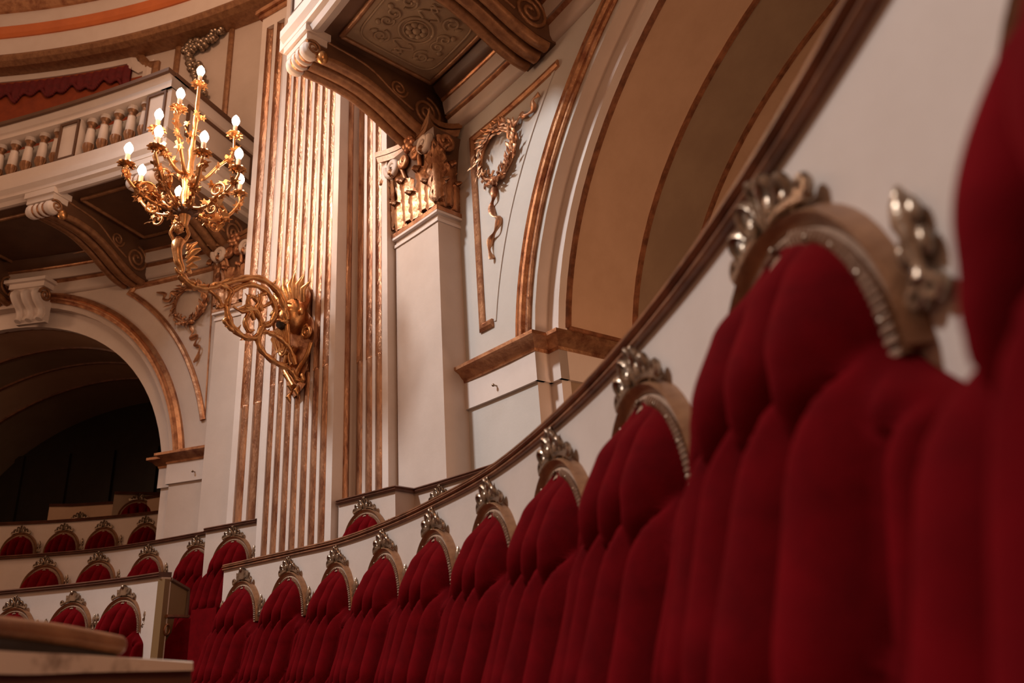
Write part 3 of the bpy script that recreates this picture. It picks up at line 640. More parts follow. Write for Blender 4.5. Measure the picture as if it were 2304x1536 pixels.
# ------------------------------------------------------------------ upper left wall: garland panel, pelmet opening, cornice bands
f = thing('garland_panel', 'tall framed wall panel with a carved fruit garland above the candelabrum', 'panel', LB.W(-0.4, 0, 5.0))
mb = MB(); baypath(mb, LB, [(-0.80, 4.9), (0.0, 4.9), (0.0, 7.44), (-0.80, 7.44)], [(-0.04, 0), (-0.04, 0.02), (-0.015, 0.035), (0.015, 0.035), (0.04, 0.015), (0.04, 0)], True); mb.build('gilt_frame', 'frame', f, smooth=20)
rnd = random.Random(5); mb = MB()
gar = catmull([(-0.10, 7.30), (-0.22, 7.16), (-0.36, 7.06), (-0.52, 7.12), (-0.60, 6.98), (-0.46, 6.75), (-0.34, 6.35), (-0.34, 6.1), (-0.34, 5.8), (-0.34, 5.5), (-0.36, 5.3)], 5)
for i, p in enumerate(gar):
    for k in range(3): mb.ball(LB.W(p.x + rnd.uniform(-0.07, 0.07), 0.04 + rnd.uniform(0, 0.04), p.y + rnd.uniform(-0.05, 0.05)), 0.048, 0.048, 0.045, 7)
mb.build('garland', 'silver', f)
# pelmet opening of the upper box
zt = 7.30; s_r = -1.10; s_l = -5.0
def ear(ins):
    return [(s_l + ins, 5.2), (s_l + ins, zt - 0.30 + ins * 0.2), (s_l + 0.12 + ins, zt - 0.28 - ins * 0.2), (s_l + 0.26 + ins * 0.8, zt - 0.10 - ins), (s_l + 0.30 + ins * 0.8, zt - ins),
            (s_r - 0.30 - ins * 0.8, zt - ins), (s_r - 0.26 - ins * 0.8, zt - 0.10 - ins), (s_r - 0.12 - ins, zt - 0.28 - ins * 0.2), (s_r - ins, zt - 0.30 + ins * 0.2), (s_r - ins, 5.2)]
f = thing('box_opening', 'eared box opening with a dark red scalloped pelmet behind the left balcony', 'box', LB.W(-3, 0, 5.2))
mb = MB(); baypath(mb, LB, ear(0.0), [(-0.05, 0), (-0.05, 0.035), (0.0, 0.06), (0.05, 0.035), (0.05, 0)]); mb.build('outer_moulding', 'frame', f, smooth=20)
mb = MB(); baypath(mb, LB, ear(0.11), [(-0.07, 0), (-0.07, 0.03), (0.0, 0.045), (0.07, 0.02), (0.07, 0)]); mb.build('inner_moulding', 'white', f, smooth=20)
mb = MB(); baybox(mb, LB, s_l + 0.4, s_r - 0.38, 0.004, 0.012, 5.2, zt - 0.14, 40); baybox(mb, LB, s_r - 0.40, s_r - 0.14, 0.004, 0.012, 5.2, zt - 0.42, 3); mb.build('lining', 'amber', f)
mb = MB(); rows = []
for i in range(161):
    s = s_l + 0.45 + (s_r - s_l - 0.80) * i / 160; o = 0.035 + 0.012 * sin(i * 1.1); zb = zt - 0.50 + 0.10 * abs(sin(i * pi / 26)) + 0.04 * sin(i * 0.55)
    if i > 148: zb -= 0.08 * (i - 148) / 12
    rows.append([LB.W(s, o - 0.015, zt - 0.22), LB.W(s, o, zt - 0.22), LB.W(s, o + 0.008, (zt - 0.22 + zb) / 2), LB.W(s, o, zb), LB.W(s, o - 0.015, zb)])
mb.grid(rows, closev=True); mb.build('pelmet', 'curtain', f)
mb = MB()
for i in range(0, 160):
    s = s_l + 0.45 + (s_r - s_l - 0.80) * i / 160; zb = zt - 0.50 + 0.10 * abs(sin(i * pi / 26)) + 0.04 * sin(i * 0.55)
    if i > 148: zb -= 0.08 * (i - 148) / 12
    mb.ball(LB.W(s, 0.045, zb), 0.02, 0.02, 0.03, 6)
mb.build('pelmet_fringe', 'curtain', f, kind='stuff')
# upper tier front above
def band(nm, par, prof, m): mbx = MB(); baysweep(mbx, LB, prof, -7.4, 1.0, 30); return mbx.build(nm, m, par, smooth=25)
f = thing('upper_tier_front', 'curved upper tier front with a painted orange glow band at the top left', 'balcony', LB.W(-3, 0.1, 7.2))
band('brown_moulding', f, [(0, 7.20), (0.2, 7.20), (0.27, 7.235), (0.30, 7.28), (0.30, 7.31), (0, 7.31)], 'frame')
band('lower_fascia', f, [(0, 7.31), (0.29, 7.31), (0.31, 7.56), (0, 7.56)], 'white')
band('painted_glow_band', f, [(0, 7.56), (0.33, 7.56), (0.36, 7.60), (0.36, 7.72), (0, 7.74)], 'orange')  # warm cove glow painted on as an orange strip
band('upper_fascia', f, [(0, 7.74), (0.34, 7.74), (0.32, 7.98), (0, 7.98)], 'white')
band('gilt_cap', f, [(0, 7.98), (0.36, 7.98), (0.42, 8.06), (0.42, 8.16), (0, 8.16)], 'gold')

# ================================================================== SEATS
def seat_proto():
    t = thing('theatre_seat', '', 'chair', (0, 0, 0), 'velvet wall seats')
    zb, ah, aw = 1.000, 0.258, 0.245            # foot of the arch, its rise and half width
    def arc(w, h, n=28, z=zb): return [(w * cos(pi * k / n), z + h * sin(pi * k / n) ** 0.92) for k in range(n + 1)]
    def ring(w0, h0, w1, h1, y0, y1, ym):       # half-round frame between two arcs
        rows = []
        for (xo, zo), (xi, zi) in zip(arc(w0, h0), arc(w1, h1)):
            rows.append([(xo, 0, zo), (xo, y0, zo), (xo * 0.7 + xi * 0.3, ym, zo * 0.7 + zi * 0.3), (xo * 0.35 + xi * 0.65, ym * 0.75, zo * 0.35 + zi * 0.65), (xi, y1, zi), (xi, 0, zi)])
        k = MB(); k.grid(rows, closev=True); m = len(k.v); k.f += [tuple(range(6)), tuple(reversed(range(m - 6, m)))]; return k
    fr = ring(aw, ah, aw - 0.026, ah - 0.028, -0.012, -0.014, -0.034).build('frame', 'frame', t, smooth=50)
    ring(aw - 0.026, ah - 0.028, aw - 0.048, ah - 0.052, -0.018, -0.022, -0.024).build('braid_band', 'braid', t, smooth=50)
    br = MB()
    A = arc(aw - 0.037, ah - 0.041, 64)
    for i in range(0, 26):
        x, z = A[i]; x2, z2 = A[i + 1]; d = Vector((x2 - x, 0, z2 - z)).normalized(); nrm = Vector((-d.z, 0, d.x))
        c = Vector((x, -0.026, z)); br.tube([c - nrm * 0.010, c + Vector((0, -0.005, 0)), c + nrm * 0.010], 0.0042, 5)
    br.build('braid_cord', 'braid', t)
    nl = MB()
    for k in (3, 9, 15, 21, 30, 42): x, z = A[k]; nl.ball((x, -0.03, z), 0.006, 0.005, 0.006, 6)
    nl.build('nail', 'silver', t, kind='stuff')
    # tufted cushion
    N = 104; R = 120; iw, ih = aw - 0.040, ah - 0.040; ztop = zb + ih; zlow = 0.38; rows = []
    def bfun(z):
        return (0.5 * smoothstep(zb + 0.13, zb - 0.03, z) if False else 0.5 * (1 - smoothstep(zb - 0.13, zb + 0.05, z))) + 0.5 * (1 - smoothstep(zb - 0.42, zb - 0.24, z))
    for i in range(R + 1):
        q = i / R; z = ztop - (ztop - zlow) * (q ** 1.25)
        if z > zb: 
            hh = min(1.0, (z - zb) / ih); wz = iw * sqrt(max(0.0, 1 - (hh ** (1 / 0.92)) ** 2))
        else: wz = iw
        wz = max(wz, 0.004) + (0.292 - iw) * smoothstep(zb + 0.03, zb - 0.10, z) * 1.0 if False else max(wz, 0.004)
        if z < zb + 0.02: wz = iw + (0.294 - iw) * (1 - smoothstep(zb - 0.09, zb + 0.02, z))
        dz = ztop - z
        base = 0.022 * smoothstep(-0.02, 0.07, dz) + 0.034 * smoothstep(0.02, 0.26, dz) + 0.15 * smoothstep(0.20, 0.80, dz)
        shoulder = 1 - smoothstep(zb - 0.12, zb + 0.0, z)
        row = []
        for j in range(N + 1):
            u = -1 + 2 * j / N
            e = (1 - abs(u) ** 4.0) ** 0.5
            e = e * (1 - 0.0 * shoulder)
            a = (u * wz / iw) * 2.0 + 0.10 * sin(3.2 * u + 6.0 * z) * smoothstep(0.10, 0.35, dz)
            b_ = bfun(z); g = min(abs(sin(pi * (a + b_))), abs(sin(pi * (a - b_))))
            amp = 0.046 * smoothstep(0.0, 0.09, dz) + 0.036 * smoothstep(0.04, 0.20, dz)
            wob = 0.006 * sin(9 * z + 5 * u) 
            g = sqrt(g * g + 0.0015)
            d = base * (0.25 * shoulder + (1 - 0.25 * shoulder) * e) + amp * (g ** 0.55) * e + wob * e
            row.append((u * wz + 0.012 * sin(13 * z) * (1 - u * u) * smoothstep(0.1, 0.3, dz), -0.014 - d, z))
        rows.append([(row[0][0], 0.0, row[0][2])] + row + [(row[-1][0], 0.0, row[-1][2])])
    cu = MB(); cu.grid(rows); cu.build('backrest', 'velvet', t, smooth=80)
    pad = MB(); rp = []
    for k in range(9):
        a = pi * k / 8; 
        rp.append([(x * (0.93 + 0.07 * sin(a)), y, 0.30 + 0.0 * k + 0.13 * k / 8 - (0.03 * (1 - sin(a)) if k in (8,) else 0)) for x, y in ((-0.25, -0.26), (-0.25, -0.58), (-0.2, -0.63), (0.2, -0.63), (0.25, -0.58), (0.25, -0.26))])
    pad.grid(rp, closev=True); m = len(pad.v); pad.f += [tuple(range(m - 6, m)), tuple(reversed(range(6)))]; pad.build('seat_pad', 'velvet', t, smooth=40)
    bs = MB(); bs.box(-0.25, 0.25, -0.58, -0.1, 0.0, 0.30); bs.build('seat_base', 'wood', t, smooth=20)
    return t
def crown(t, shield=False):
    zt = 1.26; k = MB(); y = -0.022
    def loop(cx, cz, rx, rz, an, r=0.0085):
        pts = []
        for i in range(17):
            a = 2 * pi * i / 16; x0, z0 = rx * cos(a), rz * sin(a); pts.append((cx + x0 * cos(an) - z0 * sin(an), y - 0.012 * sin(a), zt + cz + x0 * sin(an) + z0 * cos(an)))
        k.tube(pts, r, 6)
    if shield:
        P = [(-0.055, 0.0), (-0.06, 0.045), (-0.035, 0.04), (-0.02, 0.062), (0.0, 0.075), (0.03, 0.058), (0.06, 0.05), (0.05, 0.0)]
        k.prism(P, lambda p: (p[0], -0.01, zt + p[1]), lambda p: (p[0], -0.035, zt + p[1])); k.ball((0, -0.035, zt + 0.06), 0.016, 0.012, 0.016, 8)
    else:
        loop(0, 0.042, 0.009, 0.03, 0, 0.007); loop(-0.03, 0.022, 0.021, 0.036, 0.25); loop(0.03, 0.022, 0.021, 0.036, -0.25)
        for sg in (-1, 1):
            k.ball((sg * 0.03, y, zt + 0.018), 0.012, 0.012, 0.024, 8); loop(sg * 0.070, 0.008, 0.018, 0.026, -sg * 0.5); k.ball((sg * 0.070, y, zt + 0.006), 0.010, 0.01, 0.018, 8)
        k.ball((0, y, zt + 0.072), 0.008, 0.008, 0.012, 8)
    for sg in (-1, 1):
        k.tube([(sg * (0.110 + q[0]), y, zt - 0.004 + q[1]) for q in [(a * sg if False else a, b) for a, b in spiral((0, 0), 0.017, 0.005, -pi / 2, 1.2, 14)]], 0.0075, 6)
        k.tube([(sg * (0.02 + 0.10 * i / 6), y, zt + 0.002 - 0.022 * (i / 6) ** 2) for i in range(7)], 0.009, 6)
    return k.build('crest', 'silver', t, smooth=60)
def finials(t, sides=(1,)):
    for sg in sides:
        k = MB(); x = sg * 0.268; y = -0.02
        prof = [(0.004, 0.0), (0.014, 0.012), (0.008, 0.03), (0.017, 0.06), (0.013, 0.09), (0.018, 0.11), (0.014, 0.145), (0.003, 0.175)]
        k.lathe([(a * 0.85, b * 0.62) for a, b in prof], 8, c=(x, y, 1.045))
        for s2 in (-1, 1):
            k.ball((x + s2 * 0.017, y, 1.085), 0.008, 0.008, 0.016, 7); k.ball((x + s2 * 0.013, y, 1.118), 0.007, 0.007, 0.014, 7)
            k.tube([(x + s2 * (0.014 + q[0]), y, 1.042 + q[1]) for q in spiral((0, 0), 0.014, 0.005, pi / 2, 1.2, 12)], 0.007, 6)
        k.build('side_finial', 'silver', t, smooth=60)
PROTO = seat_proto(); crown(PROTO); finials(PROTO, (1,))
PROTO2 = seat_proto(); crown(PROTO2, True); finials(PROTO2, (1, -1))
def place_seat(p, z_crown, head, label, group, sx=1.0, shield=False, sz=1.0):
    src = PROTO2 if shield else PROTO
    o = dup(src, (p[0], p[1], z_crown - 1.34 * sz), head, label, group, sx)
    o.scale = (sx, sz, sz); return o

# front row: wall curve through the crests
FR = [(553.6, 1274.5), (658.3, 1251.9), (765, 1227.6), (871.4, 1190.9), (983.1, 1141.8), (1110.5, 1074), (1257, 962), (1442, 779.5), (1733, 406)]
HC = 0.485
FP = [at_z(px, py, HC).to_2d() for px, py in FR]
d = (FP[-1] - FP[-2]).normalized()
FP.append(FP[-1] + Vector((0.028, -0.57))); FP.append(FP[-1] + Vector((0.01, -0.58))); FP.append(FP[-1] + Vector((-0.02, -0.58)))
e0 = FP[0] + (FP[0] - FP[1]).normalized() * 0.31
CURVE = catmull([e0] + FP, 8)
pw = thing('curved_parapet', 'curved cream parapet with reeded brown rail behind the front row seats', 'parapet', (CURVE[40].x, CURVE[40].y, FLOOR))
mb = MB(); plansweep(mb, CURVE, [(0.0, FLOOR), (0.0, HC + 0.006), (0.10, HC + 0.006), (0.10, FLOOR)]); mb.build('panel', 'cream', pw, smooth=40)
RAIL = [(0.0, 0.488), (-0.012, 0.489), (-0.016, 0.494), (-0.014, 0.499), (0.002, 0.501), (0.002, 0.503), (-0.015, 0.505), (-0.020, 0.510), (-0.016, 0.5145), (0.0, 0.516), (0.0, 0.518), (-0.014, 0.520), (-0.014, 0.525), (-0.006, 0.529), (0.10, 0.527), (0.105, 0.515), (0.10, 0.490)]
mb = MB(); plansweep(mb, CURVE, RAIL); mb.build('hand_rail', 'wood', pw, smooth=30)
ORDN = ['leftmost', 'second', 'third', 'fourth', 'fifth', 'sixth', 'seventh', 'eighth', 'ninth']
for i in range(len(FP) - 1):
    a = FP[max(0, i - 1)]; b = FP[min(len(FP) - 1, i + 1)]; tt = (b - a).normalized(); hd = atan2(tt.y, tt.x)
    sp = min((FP[i] - FP[max(0, i - 1)]).length if i else 9, (FP[i + 1] - FP[i]).length)
    if i == 0: lab = 'leftmost red velvet seat of the front row, with a shield-shaped crest'
    elif i == 8: lab = 'large blurred red velvet seat second nearest the camera, silver crest under the rail'
    elif i == 9: lab = 'nearest red velvet seat filling the right edge of the photo'
    elif i == 10: lab = 'red velvet seat beside the camera, outside the right edge'
    else: lab = '%s red velvet seat from the left end of the front row' % ORDN[i]
    if i >= 10: continue
    place_seat(FP[i], HC, hd, lab, 'red velvet seats of the front row', min(1.0, sp / 0.60) * (0.93 if i == 8 else 1), i == 0, 0.86 if i == 8 else 0.95 if i == 7 else 1.0)

# ------------------------------------------------------------------ tiers behind
def low_wall(name, label, pts, ztop, zbot, m='cream', th=0.08, trim_m='wood_dark', trim_h=0.035, seats=()):
    a = thing(name, label, 'parapet', (pts[len(pts) // 2][0], pts[len(pts) // 2][1], zbot))
    mb = MB(); plansweep(mb, pts, [(0.0, zbot), (0.0, ztop - trim_h), (th, ztop - trim_h), (th, zbot)]); mb.build('panel', m, a, smooth=40)
    mb = MB(); plansweep(mb, pts, [(-0.02, ztop - trim_h), (-0.028, ztop - trim_h * 0.7), (-0.02, ztop - trim_h * 0.5), (-0.03, ztop - trim_h * 0.25), (-0.02, ztop), (th, ztop), (th, ztop - trim_h)]); mb.build('hand_rail', trim_m, a, smooth=30)
    return a
def row_seats(P, zc, labels, group, extra=None, sx=None, shields=()):
    for i, p in enumerate(P):
        a = P[max(0, i - 1)]; b = P[min(len(P) - 1, i + 1)]; hd = atan2(b[1] - a[1], b[0] - a[0])
        s = sx if sx else 0.95
        place_seat(p, zc, hd, labels[i], group, s, i in shields)
# first tier, left block
T1 = [(-4.50, 6.06), (-3.96, 5.96), (-3.44, 5.83), (-2.955, 5.64)]
z1 = 0.49
low_wall('low_parapet', 'lowest cream parapet at the bottom left, ending in a yellow wooden end board', catmull([(-5.3, 6.15)] + T1 + [(-2.615, 5.455)], 6), z1 + 0.052, FLOOR)
row_seats(T1[1:], z1, ['leftmost red seat of the lowest left row, openwork crest', 'middle red seat of the lowest left row, shield crest', 'red seat at the right end of the lowest left row, shield crest'], 'red seats of the lowest left row', sx=0.88, shields=(1, 2))
# second tier
T2 = [(-5.20, 7.33), (-4.66, 7.34), (-4.10, 7.27), (-3.50, 7.03), (-2.91, 6.70)]
z2 = 0.955; zt2 = 0.985
low_wall('low_parapet', 'middle cream parapet stepping up behind the lowest left row', catmull([(-5.9, 7.25)] + T2 + [(-2.66, 6.55)], 6), zt2, FLOOR)
row_seats(T2[1:], z2, ['leftmost red seat of the middle left row', 'second red seat of the middle left row', 'third red seat of the middle left row', 'fourth red seat of the middle left row, beside the pillar foot'], 'red seats of the middle left row', sx=0.95)
A2, B2 = (-2.75, 6.46), (-2.19, 6.14)
low_wall('low_parapet', 'short cream parapet with one seat left of the giant pilaster foot', [A2, B2], zt2 - 0.005, FLOOR, th=0.12)
row_seats([(-2.425, 6.275)], z2, ['single red seat against the left foot of the giant pilaster'], 'red seats beside the giant pilaster', sx=1.0)
bpy.context.view_layer.update()
h = atan2(B2[1] - A2[1], B2[0] - A2[0])
for o in scene.objects:
    if o.get('label') == 'single red seat against the left foot of the giant pilaster': o.rotation_euler = (0, 0, h)
T2A, T2B = (-1.349, 5.431), (-0.865, 5.03); zr2 = 0.958
ptsR = [T2A, T2B, RB.W(0.306, 0.255)[:2]] + [RB.W(0.306 + 4.5 * k / 14, 0.255)[:2] for k in range(1, 15)]
low_wall('low_parapet', 'cream parapet stepping back round the pillar foot right of the giant pilaster', ptsR, zr2, FLOOR, th=0.06)
def seat_at(p, q, pos, zc, label, group, sx=1.0):
    place_seat(pos, zc, atan2(q[1] - p[1], q[0] - p[0]), label, group, sx)
seat_at(T2A, T2B, (-1.098, 5.213), zr2 - 0.03, 'red seat with bright crest right of the giant pilaster foot', 'red seats beside the giant pilaster', 0.95)
seat_at(RB.W(0.5, .25), RB.W(0.9, .25), RB.W(0.63, 0.257)[:2], zr2 - 0.03, 'red seat under the square pillar, only its crest above the rail', 'red seats beside the giant pilaster', 0.95)
# third and fourth tiers inside the left arch
z3 = 1.5; T3 = [(-5.87, 8.70), (-5.39, 8.74), (-4.91, 8.72), (-4.38, 8.64)]
low_wall('low_parapet', 'upper cream parapet inside the dark left arch', catmull([(-6.8, 8.5)] + T3 + [(-3.7, 8.42)], 5), z3 + 0.045, 0.2)
row_seats(T3, z3, ['leftmost red seat of the top left row inside the arch', 'second red seat of the top left row inside the arch', 'third red seat of the top left row inside the arch', 'fourth red seat of the top left row, cut by the pier'], 'red seats of the top left row', sx=0.85)
p4 = [at_z(183, 1151, 1.86), at_z(277, 1146, 1.86)]
low_wall('low_parapet', 'dim parapet at the back of the dark left arch', [(-6.4, 9.95), (p4[0].x - 0.15, p4[0].y + 0.03), (p4[1].x, p4[1].y), (-4.2, 9.55)], 1.98, 0.5, m='vault')
row_seats([p4[0].to_2d(), p4[1].to_2d()], 1.86, ['dim seat at the back of the left arch, left of two crests', 'dim seat at the back of the left arch, right of two crests'], 'dim seats at the back of the left arch', sx=0.9)
q0 = at_dist(258, 1106, 11.2); q1 = at_dist(372, 1094, 11.2)
low_wall('low_parapet', 'dark raised panel with one seat deep inside the left arch beside the pier', [(q0.x, q0.y), (q1.x, q1.y)], q0.z, 1.0, m='vault_grey')
qs = at_dist(315, 1110, 11.15); place_seat((qs.x, qs.y), qs.z, atan2(q1.y - q0.y, q1.x - q0.x), 'darkest single seat deep inside the left arch beside the pier', 'dim seats at the back of the left arch', 1.0)

# ------------------------------------------------------------------ aisle end: oak end board, red aisle door, red side seat
oakp = thing('end_board', 'yellow wooden end board with dark edging closing the lowest left row', 'board', (-2.6, 5.5, FLOOR))
EA, EB = Vector((-2.598, 5.452)), at_dist(419, 1330, 6.32).to_2d()
zA, zB = at_dist(366, 1302, EA.length).z, at_dist(419, 1326, EB.length).z; zS = at_dist(400, 1386, 6.2).z
eu = (EB - EA).normalized(); en = Vector((eu.y, -eu.x)); LE = (EB - EA).length
def EP(u, o, z): q = EA + eu * u + en * o; return (q.x, q.y, z)
mb = MB(); pr = [(0, FLOOR), (0, zA), (0.06, zA), (LE, zB), (LE, zS), (LE * 0.55, zS), (LE * 0.45, zS - 0.12), (LE * 0.3, zS - 0.4), (LE * 0.3, FLOOR)]
mb.prism(pr, lambda p: EP(p[0], 0.012, p[1]), lambda p: EP(p[0], -0.04, p[1])); mb.build('board', 'oak', oakp, smooth=20)
mb = MB(); mb.tube([EP(0.07, 0.014, zA + 0.0), EP(LE, 0.014, zB), EP(LE + 0.005, 0.014, (zB + zS) / 2), EP(LE, 0.014, zS)], 0.016, 6); mb.build('edging', 'soffit', oakp, smooth=20)
mb = MB(); mb.tube([EP(0.05, 0.02, zS), EP(LE * 0.5, 0.02, zS), EP(LE + 0.03, 0.02, zS)], 0.012, 6); mb.build('arm_shelf', 'wood', oakp, smooth=20)
mb = MB(); mb.tube([EP(LE * 0.25 + 0.035 * cos(a), 0.016, zS - 0.09 + 0.035 * sin(a)) for a in [2 * pi * k / 16 for k in range(17)]], 0.008, 6); mb.build('ring_handle', 'gold', oakp)
rs = thing('aisle_door', 'low door covered in dark red velvet across the aisle', 'door', (-2.2, 5.5, FLOOR))
DA = at_dist(430, 1380, 5.75).to_2d(); DB = at_dist(487, 1368, 5.55).to_2d()
mb = MB(); planbox(mb, DA, DB, 0.04, FLOOR, at_dist(430, 1372, 5.75).z); mb.build('panel', 'velvet', rs, smooth=20)
ss = thing('side_seat', 'bright red velvet folding seat beside the yellow end board', 'seat', (-2.35, 5.9, FLOOR))
SA = at_dist(368, 1420, 6.1).to_2d(); SB = at_dist(428, 1420, 6.1).to_2d()
mb = MB(); zt = at_dist(400, 1392, 6.1).z
pts = [(0, FLOOR), (0, zt - 0.18), (0.25, zt - 0.10), (0.5, zt - 0.03), (0.75, zt), (1, zt), (1, FLOOR)]
mb.prism(pts, lambda p: (SA.x + (SB.x - SA.x) * p[0], SA.y + (SB.y - SA.y) * p[0], p[1]), lambda p: (SA.x + (SB.x - SA.x) * p[0] - 0.03, SA.y + (SB.y - SA.y) * p[0] + 0.1, p[1])); mb.build('cushion', 'velvet', ss)

# ------------------------------------------------------------------ near blurred partition at the lower left
npn = thing('seat_partition', 'blurred cream partition with rounded brown wooden rail in the lower left foreground', 'partition', (-0.9, 1.3, FLOOR))
D0, D1 = 1.30, 1.55
PA = at_dist(-500, 1490, 1.05); PB = at_dist(0, 1488, D0); PC = at_dist(435, 1490, D1)
def strip(pxs, th):
    rows = []
    for px, yt, yb, dd in pxs:
        a = at_dist(px, yt, dd); b = at_dist(px, yb, dd); u = Vector((a.x, a.y, 0)).normalized() * th
        rows.append([a, a + u, b + u, b])
    mbx = MB(); C4 = [catmull([r_[k] for r_ in rows], 6) for k in range(4)]
    mbx.grid([[C4[k][i] for k in range(4)] for i in range(len(C4[0]))], closev=True); m = len(mbx.v); mbx.f += [(0, 1, 2, 3), (m - 1, m - 2, m - 3, m - 4)]
    return mbx
strip([(-500, 1420, 1480, 1.10), (0, 1463, 1516, 1.30), (220, 1474, 1512, 1.44), (434, 1490, 1508, 1.55)], 0.16).build('ledge', 'ledge', npn, smooth=30)
strip([(-500, 1482, 2600, 1.115), (0, 1516, 2500, 1.315), (220, 1512, 2400, 1.455), (430, 1508, 2300, 1.565)], 0.13).build('panel', 'soffit', npn, smooth=30)
rl = catmull([at_dist(-500, 1360, 1.12), at_dist(0, 1413, 1.38), at_dist(140, 1430, 1.46), at_dist(262, 1452, 1.53)], 8)
mb = MB(); mb.tube(rl, 0.017, 10); mb.ball(rl[-1], 0.017, 0.017, 0.017, 10); mb.build('wooden_rail', 'frame', npn)
mb = MB(); mb.tube([p - Vector((0, 0, 0.03)) + Vector((0, 0.02, 0)) for p in rl[:-2]], 0.02, 8); mb.build('rail_support', 'dark', npn)

# ================================================================== CANDELABRUM
nC = (Vector(CPB) - Vector(CPA)).normalized(); nN = Vector((nC.y, -nC.x))
if nN.dot(Vector(CPA)) > 0: nN = -nN
plate = Vector(CPA) + nC * 0.55
r_ = ray(404, 600); az = r_.x / r_.y
# solve reach of the arm so that its tip stands on the ray of the figure
L = (plate.x - az * plate.y) / (az * nN.y - nN.x); AX = plate + nN * L
S = thing('candelabrum', 'gilded wall candelabrum with eleven lit bulbs on a scroll arm', 'chandelier', (plate.x, plate.y, on_plane(660, 890, plate, nC).z))
AD = AX.length; vdir = AX.normalized(); e1 = Vector((vdir.y, -vdir.x)); e2 = -vdir       # right, towards the camera
def axz(px, py): return at_dist(px, py, AD).z
def Arm(px, py):                                  # point on the vertical plane of the arm
    return on_plane(px, py, plate, nN)
def armtube(pts, r, nm, m='gold_bright', n=4, par=S):
    r *= 1.35
    P = catmull([Arm(*p) for p in pts], n); k = len(P); rr = [r * (1 + 0.22 * sin(i * 1.9)) for i in range(k)]
    mb = MB(); mb.tube(P, rr, 8)
    return mb, P, nm, m
def finish(a): return a[0].build(a[2], a[3], S)
SC = [
 ([(405, 618), (430, 640), (465, 648), (495, 640), (535, 630), (580, 625), (620, 650), (640, 690), (645, 720)], 0.020),
 ([(495, 640), (520, 655), (510, 690), (520, 730), (545, 755), (575, 760), (590, 735), (575, 700), (550, 690)], 0.018),
 ([(520, 655), (560, 640), (600, 655), (620, 695), (610, 725), (590, 735)], 0.017),
 ([(590, 700), (575, 672), (560, 668), (560, 690), (572, 720)], 0.014),
 ([(590, 735), (580, 760), (590, 790), (620, 815), (650, 830), (665, 850)], 0.018),
 ([(590, 745), (610, 750), (635, 765), (655, 790), (665, 820)], 0.015),
 ([(545, 755), (520, 740), (505, 720), (520, 712)], 0.012),
 ([(610, 680), (590, 690), (585, 665), (600, 660)], 0.011),
 ([(465, 648), (490, 670), (500, 690), (490, 690)], 0.011),
]
for pts, r in SC:
    a = armtube(pts, r, 'scroll_arm')
    rnd = random.Random(len(pts))
    for p in a[1][2::3]:
        v = Vector((rnd.uniform(-1, 1), rnd.uniform(-1, 1), rnd.uniform(-1, 1))).normalized() * r * 1.3
        a[0].tube([p, p + v * 1.5, p + v * 2.4 + Vector((0, 0, 0.006))], [r * 0.7, r * 0.45, r * 0.1], 5)
    finish(a)
# small dragon-like leaf inside the ring
mb = MB()
for pts, rr in (([(525, 690), (545, 700), (570, 695), (585, 710)], [0.01, 0.022, 0.026, 0.012]), ([(560, 705), (552, 725), (560, 745), (572, 742)], [0.02, 0.022, 0.018, 0.008]), ([(575, 695), (585, 675), (580, 655)], [0.02, 0.018, 0.004])):
    P = catmull([Arm(*p) for p in pts], 3); mb.tube(P, [rr[min(len(rr) - 1, int(i * len(rr) / len(P)))] for i in range(len(P))], 7)
mb.build('inner_leaf', 'gold_bright', S)
# wall mask and plate
def onC(px, py, o=0.0):
    q = on_plane(px, py, plate + nN * o, nC); return q
mb = MB(); outl = [(672, 632), (692, 640), (700, 665), (690, 700), (706, 720), (708, 760), (700, 785), (690, 800), (685, 845), (690, 860), (676, 880), (660, 895), (645, 870), (640, 830), (640, 780), (628, 760), (630, 700), (640, 660), (655, 650)]
mb.prism(outl, lambda p: onC(p[0], p[1], 0.002), lambda p: onC(p[0], p[1], 0.05)); mb.build('back_plate', 'gold', S, smooth=30)
hc = onC(662, 712, 0.10)
mk = MB(); sc = 0.0031
MS = 1.4
def H(x, o, y): x *= MS; o *= MS; y *= MS; q = hc + Vector((nC.x * x + nN.x * o, nC.y * x + nN.y * o, y)); return q
mk.ball(H(0, 0, 0.0), 0.105, 0.125, 0.155, 14); mk.ball(H(-0.005, 0.07, -0.03), 0.07, 0.06, 0.085, 12)
mk.tube([H(-0.005, 0.095, 0.05), H(-0.01, 0.13, 0.0), H(-0.01, 0.145, -0.03), H(-0.01, 0.115, -0.045)], [0.016, 0.018, 0.024, 0.012], 8)
for sg in (-1, 1):
    mk.tube([H(-0.005 + sg * 0.015, 0.11, 0.04), H(-0.005 + sg * 0.045, 0.105, 0.05), H(-0.005 + sg * 0.075, 0.075, 0.035)], [0.012, 0.015, 0.006], 7)
    mk.ball(H(-0.005 + sg * 0.035, 0.092, 0.02), 0.014, 0.014, 0.010, 8)
    mk.tube([H(-0.01, 0.12, -0.055), H(-0.01 + sg * 0.03, 0.115, -0.065), H(-0.01 + sg * 0.06, 0.08, -0.09)], [0.014, 0.016, 0.005], 7)
    mk.ball(H(sg * 0.09, 0.02, 0.0), 0.018, 0.02, 0.035, 8)
mk.build('mask', 'gold_bright', S, smooth=70)
mk = MB(); rnd = random.Random(11)
for k in range(9):
    x = -0.07 + 0.14 * k / 8
    mk.tube([H(x * 0.7, 0.08, -0.09), H(x, 0.09, -0.15), H(x * 0.8, 0.07, -0.21 - 0.02 * (k % 2)), H(x * 0.6, 0.08, -0.24)], [0.016, 0.018, 0.012, 0.003], 6)
mk.build('beard', 'gold_bright', S)
mk = MB()
